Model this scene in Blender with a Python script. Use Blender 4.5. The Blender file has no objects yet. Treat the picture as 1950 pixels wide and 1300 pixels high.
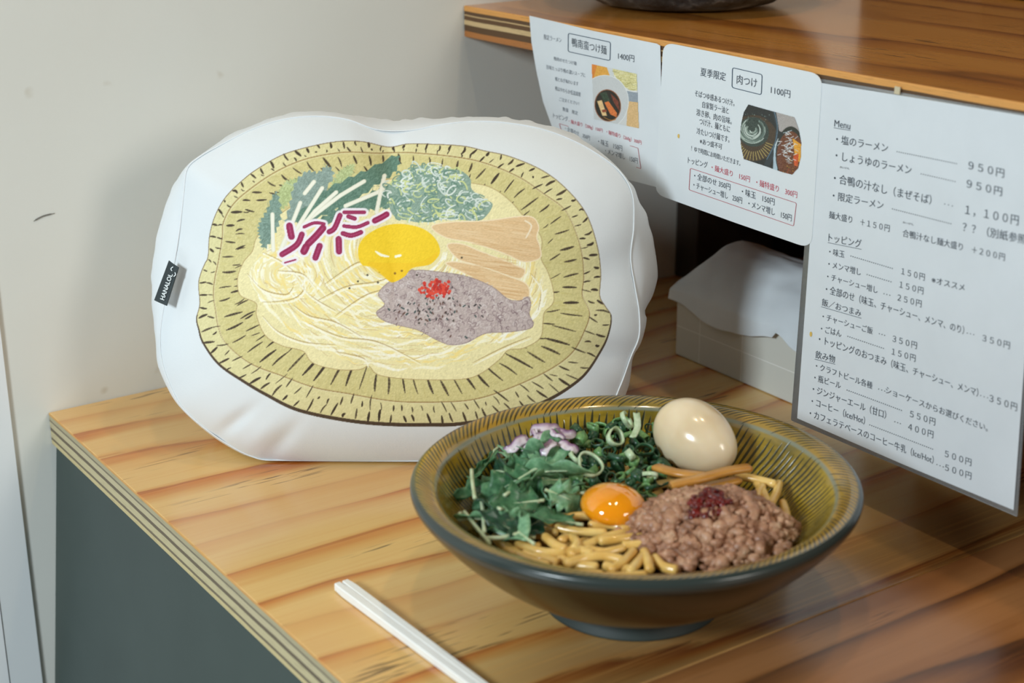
import bpy, bmesh, math, random
import numpy as np
from mathutils import Vector, Matrix
from mathutils import noise as mnoise

SC = bpy.context.scene
COL = SC.collection
PI = math.pi

# ------------------------------------------------------------------ camera
CAM = np.array([-0.3139, -1.0542, 0.4194])
YAW, PITCH, ROLL, FPX = 0.597, 0.3376, -0.0065, 2995.8
_f = np.array([math.sin(YAW) * math.cos(PITCH), math.cos(YAW) * math.cos(PITCH), -math.sin(PITCH)])
_r = np.array([math.cos(YAW), -math.sin(YAW), 0.0])
_u = np.cross(_r, _f)
RIGHT = _r * math.cos(ROLL) + _u * math.sin(ROLL)
UP = -_r * math.sin(ROLL) + _u * math.cos(ROLL)
FWD = _f
cd = bpy.data.cameras.new('camera')
cd.sensor_width = 36.0
cd.lens = FPX * 36.0 / 1950.0
cd.clip_start = 0.01
cd.dof.use_dof = True
cd.dof.focus_distance = 1.01
cd.dof.aperture_fstop = 7.5
cam = bpy.data.objects.new('camera', cd)
COL.objects.link(cam)
mw = Matrix.Identity(4)
for i in range(3):
    mw[i][0], mw[i][1], mw[i][2], mw[i][3] = RIGHT[i], UP[i], -FWD[i], CAM[i]
cam.matrix_world = mw
SC.camera = cam
SC.view_settings.view_transform = 'Standard'
SC.view_settings.look = 'None'
SC.view_settings.exposure = 0.0
SC.view_settings.gamma = 1.0

# ------------------------------------------------------------------ light
wd = bpy.data.worlds.new('room_ambient')
SC.world = wd
wd.use_nodes = True
bg = wd.node_tree.nodes['Background']
bg.inputs[0].default_value = (0.80, 0.90, 1.0, 1)
bg.inputs[1].default_value = 0.035


def lamp(name, kind, loc, target, energy, color, size=0.1, spot=None, blend=0.4):
    l = bpy.data.lights.new(name, kind)
    l.energy = energy
    l.color = color
    if kind == 'AREA':
        l.shape = 'RECTANGLE'
        l.size, l.size_y = size
    else:
        l.shadow_soft_size = size
    if kind == 'SPOT':
        l.spot_size = spot
        l.spot_blend = blend
    o = bpy.data.objects.new(name, l)
    o.location = loc
    d = Vector(target) - Vector(loc)
    o.rotation_euler = d.to_track_quat('-Z', 'Y').to_euler()
    COL.objects.link(o)
    return o


# daylight from a window on the left, behind the viewer
lamp('window_daylight', 'AREA', (-1.46, -0.84, 0.88), (0.2, -0.2, 0.1), 26.5, (0.82, 0.94, 1.0), (0.30, 0.34))
lamp('room_light', 'AREA', (0.75, -2.3, 0.85), (0.15, -0.1, 0.1), 20.5, (1.0, 0.95, 0.87), (0.9, 0.6))
# added fill lamp that brightens the white trim, low on the left
lamp('trim_fill', 'AREA', (-0.75, -0.55, -0.30), (-0.06, 0.0, -0.2), 1.6, (0.86, 0.95, 1.0), (0.3, 0.5))
# ceiling downlights
lamp('downlight', 'SPOT', (0.06, -0.47, 1.75), (0.15, -0.45, 0), 11.5, (1.0, 0.80, 0.54), 0.030, 1.3, 0.5)
lamp('downlight', 'SPOT', (0.50, -0.55, 1.75), (0.33, -0.5, 0), 12.5, (1.0, 0.76, 0.46), 0.030, 1.3, 0.5)


# ------------------------------------------------------------------ helpers
def ray(x, y):
    return (x - 975) / FPX * RIGHT - (y - 650) / FPX * UP + FWD


def hit(x, y, n, p0):
    n = np.asarray(n, float)
    d = ray(x, y)
    t = ((np.asarray(p0, float) - CAM) @ n) / (d @ n)
    return CAM + t * d


def on_z(x, y, z=0.0):
    return hit(x, y, (0, 0, 1), (0, 0, z))


def on_x(x, y, X):
    return hit(x, y, (1, 0, 0), (X, 0, 0))


def on_y(x, y, Y):
    return hit(x, y, (0, 1, 0), (0, Y, 0))


def lin(c):
    c = np.asarray(c, float) / 255.0
    return np.where(c <= 0.04045, c / 12.92, ((c + 0.055) / 1.055) ** 2.4)


def rgba(*c):
    l = lin(c)
    return (float(l[0]), float(l[1]), float(l[2]), 1.0)


def tag(o, label, cat, group=None, kind=None):
    if label:
        o['label'] = label
    if cat:
        o['category'] = cat
    if group:
        o['group'] = group
    if kind:
        o['kind'] = kind
    return o


def structure(o):
    o['kind'] = 'structure'
    return o


def empty(name, loc=(0, 0, 0)):
    o = bpy.data.objects.new(name, None)
    o.location = loc
    o.empty_display_size = 0.02
    COL.objects.link(o)
    return o


def link(name, me, mats=None, parent=None, smooth=True):
    o = bpy.data.objects.new(name, me)
    COL.objects.link(o)
    if mats is not None:
        for m in (mats if isinstance(mats, (list, tuple)) else [mats]):
            me.materials.append(m)
    if smooth and len(me.polygons):
        me.polygons.foreach_set('use_smooth', np.ones(len(me.polygons), bool))
    if parent is not None:
        o.parent = parent
        o.matrix_parent_inverse = Matrix.Translation(-Vector(parent.location))
    return o


def mesh_np(name, V, Q):
    """mesh from an (n,3) array and an (m,k) array of equal sided faces"""
    V = np.ascontiguousarray(V, dtype=np.float32)
    Q = np.ascontiguousarray(Q, dtype=np.int32)
    me = bpy.data.meshes.new(name)
    me.vertices.add(len(V))
    me.vertices.foreach_set('co', V.ravel())
    k = Q.shape[1]
    me.loops.add(Q.size)
    me.loops.foreach_set('vertex_index', Q.ravel())
    me.polygons.add(len(Q))
    me.polygons.foreach_set('loop_start', np.arange(0, Q.size, k, dtype=np.int32))
    me.polygons.foreach_set('loop_total', np.full(len(Q), k, dtype=np.int32))
    me.update(calc_edges=True)
    me.validate()
    return me


def mesh_py(name, V, F):
    me = bpy.data.meshes.new(name)
    me.from_pydata([tuple(map(float, v)) for v in V], [], F)
    me.update()
    return me


def vcol(me, cols, name='print'):
    a = me.color_attributes.new(name, 'FLOAT_COLOR', 'POINT')
    buf = np.ones((len(me.vertices), 4), np.float32)
    buf[:, :3] = cols
    a.data.foreach_set('color', buf.ravel())


def grid_faces(nu, nv, wrap_u=False):
    """quads of a grid whose vertex index is j*nu+i"""
    i = np.arange(nu if wrap_u else nu - 1)
    j = np.arange(nv - 1)
    I, J = np.meshgrid(i, j)
    I2 = (I + 1) % nu
    return np.stack([J * nu + I, J * nu + I2, (J + 1) * nu + I2, (J + 1) * nu + I], -1).reshape(-1, 4)


def lathe(prof, n=128):
    """rings around z from a list of (r, z); closed in angle"""
    th = np.linspace(0, 2 * PI, n, endpoint=False)
    V = np.concatenate([np.stack([r * np.cos(th), r * np.sin(th), np.full(n, z)], 1) for r, z in prof])
    return V, grid_faces(n, len(prof), True)


def catmull(P, n, closed=False):
    P = np.asarray(P, float)
    m = len(P)
    segs = m if closed else m - 1
    out = []
    for s in range(segs):
        if closed:
            a, b, c, d = P[(s - 1) % m], P[s], P[(s + 1) % m], P[(s + 2) % m]
        else:
            a, b, c, d = P[max(s - 1, 0)], P[s], P[s + 1], P[min(s + 2, m - 1)]
        for k in range(n):
            t = k / n
            out.append(0.5 * ((2 * b) + (c - a) * t + (2 * a - 5 * b + 4 * c - d) * t * t + (3 * b - a - 3 * c + d) * t ** 3))
    if not closed:
        out.append(P[-1])
    return np.array(out)


def tube_vf(path, rad, n=8, closed=False, cap=True):
    path = np.asarray(path, float)
    m = len(path)
    rad = np.broadcast_to(np.asarray(rad, float), (m,))
    if closed:
        T = np.roll(path, -1, 0) - np.roll(path, 1, 0)
    else:
        T = np.gradient(path, axis=0)
    T /= np.linalg.norm(T, axis=1)[:, None] + 1e-12
    ref = np.array([0, 0, 1.0]) if abs(T[0][2]) < 0.9 else np.array([1.0, 0, 0])
    N = np.cross(T[0], ref)
    N /= np.linalg.norm(N)
    V = []
    th = np.linspace(0, 2 * PI, n, endpoint=False)
    for i in range(m):
        N = N - T[i] * (N @ T[i])
        N /= np.linalg.norm(N) + 1e-12
        B = np.cross(T[i], N)
        V.append(path[i] + rad[i] * (np.cos(th)[:, None] * N + np.sin(th)[:, None] * B))
    V = np.concatenate(V)
    F = []
    for j in range(m if closed else m - 1):
        j2 = (j + 1) % m
        for i in range(n):
            i2 = (i + 1) % n
            F.append((j * n + i, j * n + i2, j2 * n + i2, j2 * n + i))
    if cap and not closed:
        F.append(tuple(range(n))[::-1])
        F.append(tuple(range((m - 1) * n, m * n)))
    return V, F


def box_bm(x0, x1, y0, y1, z0, z1, bevel=0.0, seg=2):
    bm = bmesh.new()
    bmesh.ops.create_cube(bm, size=1.0)
    for v in bm.verts:
        v.co.x = x0 + (v.co.x + 0.5) * (x1 - x0)
        v.co.y = y0 + (v.co.y + 0.5) * (y1 - y0)
        v.co.z = z0 + (v.co.z + 0.5) * (z1 - z0)
    if bevel:
        bmesh.ops.bevel(bm, geom=bm.edges[:], offset=bevel, segments=seg, affect='EDGES', profile=0.5)
    return bm


def obj_bm(name, bm, mats=None, parent=None, smooth=False):
    me = bpy.data.meshes.new(name)
    bm.to_mesh(me)
    bm.free()
    return link(name, me, mats, parent, smooth)


# ------------------------------------------------------------------ materials
class NT:
    def __init__(self, name):
        self.m = bpy.data.materials.new(name)
        self.m.use_nodes = True
        self.t = self.m.node_tree
        self.b = self.t.nodes['Principled BSDF']

    def n(self, typ, **kw):
        x = self.t.nodes.new(typ)
        for k, v in kw.items():
            setattr(x, k, v)
        return x

    def set(self, node, key, v):
        s = node.inputs[key]
        if isinstance(v, bpy.types.NodeSocket):
            self.t.links.new(v, s)
        else:
            s.default_value = v

    def math(self, op, a, b=0.0, clamp=False):
        x = self.n('ShaderNodeMath', operation=op, use_clamp=clamp)
        self.set(x, 0, a)
        self.set(x, 1, b)
        return x.outputs[0]

    def mix(self, f, a, b, mode='MIX'):
        x = self.n('ShaderNodeMix', data_type='RGBA', blend_type=mode)
        self.set(x, 0, f)
        self.set(x, 6, a)
        self.set(x, 7, b)
        return x.outputs[2]

    def noise(self, vec=None, scale=5.0, detail=2.0, rough=0.5, dist=0.0):
        x = self.n('ShaderNodeTexNoise')
        if vec is not None:
            self.set(x, 'Vector', vec)
        x.inputs['Scale'].default_value = scale
        x.inputs['Detail'].default_value = detail
        x.inputs['Roughness'].default_value = rough
        x.inputs['Distortion'].default_value = dist
        return x.outputs[0]

    def coord(self, scale=(1, 1, 1), loc=(0, 0, 0), rot=(0, 0, 0), out='Object'):
        c = self.n('ShaderNodeTexCoord').outputs[out]
        mp = self.n('ShaderNodeMapping')
        self.set(mp, 'Vector', c)
        mp.inputs['Scale'].default_value = scale
        mp.inputs['Location'].default_value = loc
        mp.inputs['Rotation'].default_value = rot
        return mp.outputs[0]

    def xyz(self, vec):
        s = self.n('ShaderNodeSeparateXYZ')
        self.set(s, 0, vec)
        return s.outputs

    def ramp(self, fac, stops, interp='LINEAR'):
        r = self.n('ShaderNodeValToRGB')
        self.set(r, 0, fac)
        e = r.color_ramp.elements
        r.color_ramp.interpolation = interp
        while len(e) < len(stops):
            e.new(0.5)
        for k, (p, c) in enumerate(stops):
            e[k].position = p
            e[k].color = c if len(c) == 4 else (*c, 1)
        return r.outputs[0]

    def smooth(self, v, lo, hi):
        x = self.n('ShaderNodeMapRange', interpolation_type='SMOOTHSTEP')
        self.set(x, 0, v)
        x.inputs[1].default_value = lo
        x.inputs[2].default_value = hi
        return x.outputs[0]

    def bump(self, h, strength=0.2, dist=0.001):
        x = self.n('ShaderNodeBump')
        x.inputs['Strength'].default_value = strength
        x.inputs['Distance'].default_value = dist
        self.set(x, 'Height', h)
        self.t.links.new(x.outputs[0], self.b.inputs['Normal'])

    def p(self, **kw):
        names = dict(color='Base Color', rough='Roughness', spec='Specular IOR Level', coat='Coat Weight',
                     coat_rough='Coat Roughness', sss='Subsurface Weight', sss_r='Subsurface Radius',
                     sss_s='Subsurface Scale', trans='Transmission Weight', alpha='Alpha', ior='IOR', sheen='Sheen Weight')
        for k, v in kw.items():
            self.set(self.b, names[k], v)
        return self.m


def plain(name, col, rough=0.5, **kw):
    t = NT(name)
    return t.p(color=rgba(*col), rough=rough, **kw)


def mottled(name, c1, c2, scale, rough=0.5, bump=0.0, detail=3.0, **kw):
    t = NT(name)
    f = t.noise(t.coord(), scale, detail, 0.6)
    c = t.ramp(f, [(0.3, rgba(*c1)), (0.7, rgba(*c2))])
    if bump:
        t.bump(f, bump, 0.001)
    return t.p(color=c, rough=rough, **kw)


def wood(name, pale, mid, band, dark, along='X', freq=26.0, rough=0.22, seed=0.0, fissure=0.5, coat=0.35, heart=None):
    """varnished pine plywood: wide soft growth bands along the grain, hairline dark pores"""
    t = NT(name)
    if along == 'X':
        co = t.coord((1, 1, 1), (seed, seed * 0.7, 0))
    else:
        co = t.coord((1, 1, 1), (seed, seed * 0.7, 0), (0, 0, PI / 2))
    x, y, z = t.xyz(co)

    def vec(sx, sy, off=0.0):
        c = t.n('ShaderNodeCombineXYZ')
        t.set(c, 0, t.math('MULTIPLY', x, sx))
        t.set(c, 1, t.math('MULTIPLY', y, sy))
        c.inputs[2].default_value = off
        return c.outputs[0]
    w1 = t.noise(vec(1.6, 7.0, 1.3), 1.0, 2.0, 0.5)
    w2 = t.noise(vec(5.0, 40.0, 4.1), 1.0, 2.0, 0.5)
    w3 = t.noise(vec(14.0, 190.0, 7.7), 1.0, 3.0, 0.6)
    v = t.math('ADD', t.math('MULTIPLY', y, freq), t.math('MULTIPLY', w1, 3.2))
    v = t.math('ADD', v, t.math('MULTIPLY', w2, 0.55))
    v = t.math('ADD', v, t.math('MULTIPLY', w3, 0.16))
    s = t.math('FRACT', v)
    strength = t.smooth(t.noise(vec(3.0, 14.0, 11.0), 1.0, 1.0), 0.30, 0.60)
    base = t.ramp(s, [(0.0, rgba(*mid)), (0.10, rgba(*pale)), (0.52, rgba(*pale)), (0.72, rgba(*mid)), (0.90, rgba(*band)), (0.965, rgba(*dark)), (1.0, rgba(*mid))])
    flat = t.mix(w2, rgba(*pale), rgba(*mid))
    c = t.mix(t.math('MULTIPLY_ADD', strength, 0.75, False), flat, base) if False else t.mix(t.math('ADD', t.math('MULTIPLY', strength, 0.78), 0.22), flat, base)
    if heart:      # a board of dark heartwood beside the joint
        yy = t.math('ADD', y, t.math('MULTIPLY', t.math('SUBTRACT', w1, 0.5), 0.05))
        hm = t.math('MULTIPLY', t.smooth(yy, heart[1], heart[0]), t.smooth(t.math('ADD', x, t.math('MULTIPLY', w2, 0.06)), heart[2], heart[2] + 0.12))
        c = t.mix(t.math('MULTIPLY', hm, 0.70), c, t.mix(s, rgba(128, 84, 48), rgba(70, 42, 24)))
    streak = t.noise(vec(9.0, 420.0, 2.2), 1.0, 2.0, 0.6)
    c = t.mix(t.math('MULTIPLY', t.smooth(streak, 0.45, 0.75), 0.35), c, rgba(*mid))
    # pores: short dark dashes that run with the grain, in patches
    fis = t.noise(vec(30.0, 520.0, 3.3), 1.0, 1.0, 0.5)
    patch = t.smooth(t.noise(vec(7.0, 26.0, 9.1), 1.0, 1.0), 0.53, 0.68)
    fm = t.math('MULTIPLY', t.smooth(fis, 0.60, 0.68), patch)
    c = t.mix(t.math('MULTIPLY', fm, fissure), c, rgba(62, 42, 26))
    # a few knots
    vk = t.n('ShaderNodeTexVoronoi')
    t.set(vk, 'Vector', vec(3.2, 6.5, 0.0))
    vk.inputs['Scale'].default_value = 1.0
    km = t.smooth(vk.outputs['Distance'], 0.075, 0.03)
    c = t.mix(t.math('MULTIPLY', km, 0.55), c, rgba(78, 46, 24))
    t.bump(t.math('ADD', t.math('MULTIPLY', fm, -0.6), t.math('MULTIPLY', w3, 0.15)), 0.25, 0.0006)
    return t.p(color=c, rough=rough, coat=coat, coat_rough=0.12)


def ply_edge(name, z0, z1, layers, rise=0.0):
    """cut edge of plywood: plies stacked in z"""
    t = NT(name)
    co = t.coord()
    x, y, z = t.xyz(co)
    z = t.math('ADD', z, t.math('MULTIPLY', y, rise))
    f = t.math('DIVIDE', t.math('SUBTRACT', z, z0), z1 - z0)
    wob = t.noise(t.coord((20, 20, 30)), 1.0, 3.0)
    f = t.math('ADD', f, t.math('MULTIPLY', t.math('SUBTRACT', wob, 0.5), 0.05))
    c = t.ramp(f, [(p, rgba(*q)) for p, q in layers], 'CONSTANT')
    g = t.noise(t.coord((60, 60, 900)), 1.0, 3.0, 0.7)
    c = t.mix(t.math('MULTIPLY', t.smooth(g, 0.5, 0.8), 0.45), c, rgba(82, 66, 44))
    t.bump(g, 0.3, 0.0006)
    return t.p(color=c, rough=0.6)


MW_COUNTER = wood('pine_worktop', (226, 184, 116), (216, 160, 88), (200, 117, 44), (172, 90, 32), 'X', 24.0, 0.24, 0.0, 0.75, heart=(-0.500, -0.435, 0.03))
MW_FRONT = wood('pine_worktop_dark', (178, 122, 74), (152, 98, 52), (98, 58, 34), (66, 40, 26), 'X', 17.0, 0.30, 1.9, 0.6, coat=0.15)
MW_SHELF = wood('pine_shelf', (208, 140, 62), (190, 120, 48), (162, 96, 36), (120, 70, 28), 'Y', 14.0, 0.18, 3.7, 0.95, coat=0.25)
MW_EDGE = ply_edge('worktop_ply_edge', -0.0244, 0.0, [(0, (196, 178, 130)), (0.16, (112, 98, 76)), (0.24, (190, 176, 136)), (0.45, (104, 90, 70)), (0.56, (188, 174, 138)), (0.74, (120, 108, 86)), (0.80, (170, 158, 126)), (0.93, (200, 150, 84))])
XS, ZS0, ZS1 = 0.3586, 0.2354, 0.2598
_e = on_x(1950, 196, XS)
RISE = float((_e[2] - ZS1) / -_e[1])       # the shelf climbs very slightly away from the wall
MS_EDGE = ply_edge('shelf_ply_edge', 0.2354, 0.2598, [(0, (176, 112, 56)), (0.2, (92, 64, 36)), (0.40, (206, 176, 128)), (0.55, (98, 68, 40)), (0.68, (196, 164, 116)), (0.72, (92, 64, 38)), (0.83, (220, 156, 82))], RISE)
M_PANEL = mottled('grey_laminate', (49, 62, 58), (54, 67, 63), 14.0, 0.5)
M_WALL = None


def wall_mat():
    t = NT('painted_wall')
    a = t.noise(t.coord(), 3.0, 3.0, 0.55)
    c = t.ramp(a, [(0.3, rgba(222, 221, 212)), (0.7, rgba(229, 229, 222))])
    sp = t.noise(t.coord(), 38.0, 2.0, 0.5)
    c = t.mix(t.math('MULTIPLY', t.smooth(sp, 0.70, 0.80), 0.35), c, rgba(176, 160, 128))
    fine = t.noise(t.coord(), 240.0, 3.0, 0.6)
    t.bump(t.math('ADD', t.math('MULTIPLY', fine, 0.4), t.noise(t.coord(), 30.0, 2.0)), 0.12, 0.0012)
    return t.p(color=c, rough=0.7)


M_WALL = wall_mat()
M_FLOOR = mottled('floor_concrete', (96, 96, 94), (118, 117, 112), 8.0, 0.7)
M_WHITE = plain('white_paint', (243, 246, 247), 0.5)
M_DARKWOOD = mottled('dark_stained_wood', (44, 34, 26), (58, 46, 36), 20.0, 0.6)
M_BLACK = plain('black_board', (22, 21, 20), 0.6)

# ------------------------------------------------------------------ setting
obj = obj_bm('wall_back', box_bm(-1.2, 1.6, 0.0, 0.1, -0.75, 2.2), M_WALL)
structure(obj)
wall = obj
fl = structure(obj_bm('floor', box_bm(-3.0, 1.6, -3.2, 0.1, -0.80, -0.75), M_FLOOR))
wr = structure(obj_bm('wall_right', box_bm(0.80, 0.90, -3.2, 0.0, -0.75, 2.2), M_DARKWOOD))
# pencil scuff on the wall
pts = [on_y(64, 421, -0.0004), on_y(74, 415, -0.0004), on_y(86, 410, -0.0004), on_y(104, 406, -0.0004)]
V, F = tube_vf(catmull(pts, 6), [0.0002] * 3 + [0.0005] * 13 + [0.0002] * 3, 6)
link('scuff_mark', mesh_py('scuff_mark', V, F), plain('pencil_grey', (120, 118, 112), 0.8), wall)
# white casing board at the left
def casing(name, prof, mat):
    """upright board of constant plan outline"""
    bm = bmesh.new()
    lo = [bm.verts.new((x, y, -0.75)) for x, y in prof]
    hi = [bm.verts.new((x, y, 0.9)) for x, y in prof]
    n = len(prof)
    bm.faces.new(lo)
    bm.faces.new(hi[::-1])
    for k in range(n):
        bm.faces.new((lo[k], hi[k], hi[(k + 1) % n], lo[(k + 1) % n]))
    bmesh.ops.recalc_face_normals(bm, faces=bm.faces[:])
    return structure(obj_bm(name, bm, mat))


PT = on_y(20, 1300, -0.0035)
XT = float(PT[0])
casing('trim_1', [(-0.0265, -0.0003), (-0.0272, -0.0022), (XT, -0.0034), (XT, -0.0003)], M_WHITE)
casing('trim_2', [(XT - 0.0004, -0.0003), (XT - 0.0008, -0.0040), (XT - 0.120, -0.0060), (XT - 0.120, -0.0003)], plain('white_door_paint', (250, 251, 252), 0.4))

# ------------------------------------------------------------------ counter
ZT = 0.0244
counter = tag(empty('counter', (0.40, -0.60, -0.75)), 'pine plywood counter with a grey front panel along the wall', 'counter')


def board(name, x0, x1, y0, y1, z0, z1, mats, parent):
    bm = box_bm(x0, x1, y0, y1, z0, z1, 0.0009, 2)
    for f in bm.faces:
        f.material_index = 0 if f.normal.z > 0.5 or f.normal.z < -0.9 else 1
    return obj_bm(name, bm, mats, parent, False)


SEAM = -0.5269
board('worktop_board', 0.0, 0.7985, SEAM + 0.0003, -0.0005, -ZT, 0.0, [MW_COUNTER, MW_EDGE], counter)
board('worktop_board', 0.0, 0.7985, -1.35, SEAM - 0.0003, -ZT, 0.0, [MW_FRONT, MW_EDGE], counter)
# front panel, its foot set a little further out than its top
bm = bmesh.new()
a = [(0.0035, -ZT), (-0.076, -0.745), (-0.056, -0.745), (0.0235, -ZT)]
v0 = [bm.verts.new((x, -0.0005, z)) for x, z in a]
v1 = [bm.verts.new((x, -1.35, z)) for x, z in a]
bm.faces.new(v0)
bm.faces.new(v1[::-1])
for k in range(4):
    bm.faces.new((v0[k], v1[k], v1[(k + 1) % 4], v0[(k + 1) % 4]))
bmesh.ops.recalc_face_normals(bm, faces=bm.faces[:])
obj_bm('front_panel', bm, M_PANEL, counter)

# ------------------------------------------------------------------ shelf
XS, ZS0, ZS1 = 0.3586, 0.2354, 0.2598
shelf = tag(empty('plywood_shelf', (XS, -0.6, 0.0)), 'orange pine plywood shelf raised above the back of the counter', 'shelf')
sb = board('shelf_board', XS, 0.7985, -1.35, -0.0005, ZS0, ZS1, [MW_SHELF, MS_EDGE], shelf)


def on_shelf(me):
    for v in me.vertices:
        v.co.z += RISE * max(0.0, -v.co.y)
    me.update()


on_shelf(sb.data)
obj_bm('support_post', box_bm(0.582, 0.675, -0.030, -0.0008, 0.0, ZS0, 0.001), M_DARKWOOD, shelf)
obj_bm('back_board', box_bm(0.676, 0.798, -0.028, -0.0008, 0.0, ZS0, 0.001), M_BLACK, shelf)
obj_bm('side_board', box_bm(0.783, 0.7983, -1.35, -0.030, 0.0, ZS0, 0.001), M_BLACK, shelf)


# ------------------------------------------------------------------ drawing of flat printed pictures
class Canvas:
    """a drawing in its own 2-D units (x right, y down) from which printed surfaces take their colours"""

    def __init__(self, x0, y0, x1, y1, s, col):
        self.x0, self.y0, self.s = x0, y0, s
        self.w, self.h = int((x1 - x0) * s) + 2, int((y1 - y0) * s) + 2
        self.a = np.empty((self.h, self.w, 3), np.float32)
        self.a[:] = col
        self.rng = np.random.default_rng(5)

    def box(self, P, pad):
        P = (np.asarray(P, float) - (self.x0, self.y0)) * self.s
        i0 = max(int(P[:, 0].min() - pad), 0)
        i1 = min(int(P[:, 0].max() + pad) + 2, self.w)
        j0 = max(int(P[:, 1].min() - pad), 0)
        j1 = min(int(P[:, 1].max() + pad) + 2, self.h)
        return P, i0, i1, j0, j1

    def mask(self, P):
        P, i0, i1, j0, j1 = self.box(P, 1)
        if i1 <= i0 or j1 <= j0:
            return None
        X, Y = np.meshgrid(np.arange(i0, i1), np.arange(j0, j1))
        acc = np.zeros(X.shape, np.float32)
        for ox, oy in ((-.25, -.25), (.25, -.25), (-.25, .25), (.25, .25)):
            m = np.zeros(X.shape, bool)
            A, B = P, np.roll(P, -1, 0)
            xx, yy = X + ox, Y + oy
            for (ax, ay), (bx, by) in zip(A, B):
                if ay == by:
                    continue
                m ^= ((ay > yy) != (by > yy)) & (xx < (bx - ax) * (yy - ay) / (by - ay) + ax)
            acc += m * 0.25
        return acc, i0, i1, j0, j1

    def fill(self, P, col, jit=0.0, alpha=1.0, smooth=0, streak=None):
        P = catmull(P, smooth, True) if smooth else np.asarray(P, float)
        r = self.mask(P)
        if r is None:
            return
        m, i0, i1, j0, j1 = r
        c = np.asarray(col, np.float32) * np.ones(m.shape + (1,), np.float32)
        if jit:
            nz = self.rng.normal(0, 1, m.shape)
            k = 5
            axis = 1 if streak == 'h' else 0
            nz2 = nz.copy()
            for d in range(1, k):
                nz2 += np.roll(nz, d, axis)
                if streak is None:
                    nz2 += np.roll(nz, d, 1 - axis)
            c = c + (nz2 / 2.2 * jit)[..., None]
        m = (m * alpha)[..., None]
        s = self.a[j0:j1, i0:i1]
        s[:] = s * (1 - m) + np.clip(c, 0, 255) * m

    def stroke(self, P, w, col, alpha=1.0, smooth=0, closed=False, taper=False, soft=0.8):
        P = catmull(P, smooth, closed) if smooth else np.asarray(P, float)
        if closed:
            P = np.vstack([P, P[:1]])
        n = len(P) - 1
        for k in range(n):
            ww = w * (0.35 + 0.65 * math.sin(PI * (k + 0.5) / n)) if taper else w
            hw = ww * self.s / 2
            q, i0, i1, j0, j1 = self.box(P[k:k + 2], hw + 2)
            if i1 <= i0 or j1 <= j0:
                continue
            X, Y = np.meshgrid(np.arange(i0, i1), np.arange(j0, j1))
            d = q[1] - q[0]
            t = np.clip(((X - q[0][0]) * d[0] + (Y - q[0][1]) * d[1]) / (d @ d + 1e-9), 0, 1)
            D = np.hypot(X - q[0][0] - t * d[0], Y - q[0][1] - t * d[1])
            m = (np.clip((hw - D) / soft + 0.5, 0, 1) * alpha)[..., None]
            s = self.a[j0:j1, i0:i1]
            s[:] = s * (1 - m) + np.asarray(col, np.float32) * m

    def dot(self, x, y, r, col, alpha=1.0):
        self.stroke([(x, y), (x + 0.01, y)], 2 * r, col, alpha)

    def ell(self, cx, cy, rx, ry, rot=0.0, n=20, a0=0.0, a1=2 * PI):
        t = np.linspace(a0, a1, n)
        c, s = math.cos(rot), math.sin(rot)
        return np.stack([cx + rx * np.cos(t) * c - ry * np.sin(t) * s, cy + rx * np.cos(t) * s + ry * np.sin(t) * c], 1)

    def sample(self, x, y):
        u = np.clip((x - self.x0) * self.s, 0, self.w - 1.001)
        v = np.clip((y - self.y0) * self.s, 0, self.h - 1.001)
        i, j = u.astype(int), v.astype(int)
        fx, fy = (u - i)[..., None], (v - j)[..., None]
        a = self.a
        return a[j, i] * (1 - fx) * (1 - fy) + a[j, i + 1] * fx * (1 - fy) + a[j + 1, i] * (1 - fx) * fy + a[j + 1, i + 1] * fx * fy


def in_poly(x, y, P):
    m = np.zeros(np.shape(x), bool)
    for (ax, ay), (bx, by) in zip(P, np.roll(P, -1, 0)):
        if ay != by:
            m ^= ((ay > y) != (by > y)) & (x < (bx - ax) * (y - ay) / (by - ay) + ax)
    return m


def printed(name, base_rough=0.6, coat=0.0, attr='print', weave=0.0):
    t = NT(name)
    a = t.n('ShaderNodeAttribute', attribute_name=attr)
    if weave:
        co = t.coord()
        w = t.noise(co, 900.0, 2.0, 0.6)
        w2 = t.noise(co, 22.0, 2.0, 0.5)
        t.bump(t.math('ADD', t.math('MULTIPLY', w, weave), t.math('MULTIPLY', w2, 0.8)), 0.16, 0.0012)
    return t.p(color=a.outputs['Color'], rough=base_rough, coat=coat, sheen=0.1 if weave else 0.0)

# ------------------------------------------------------------------ cushion with a printed bowl of noodles
PB = math.radians(14.0)
PU = np.array([0.809, -0.588, 0.0])
PU /= np.linalg.norm(PU)
PNH = np.array([-PU[1] * -1, -PU[0], 0.0])
PNH = np.array([PU[1], -PU[0], 0.0])
PN = PNH * math.cos(PB) + np.array([0, 0, math.sin(PB)])
PV = -PNH * math.sin(PB) + np.array([0, 0, math.cos(PB)])
PP = np.array([0.160, -0.2236, 0.0])


def to_uv(P, h=0.0):
    out = []
    for x, y in P:
        q = hit(x, y, PN, PP + PN * h) - PP
        out.append((q @ PU, q @ PV))
    return np.array(out)


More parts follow.
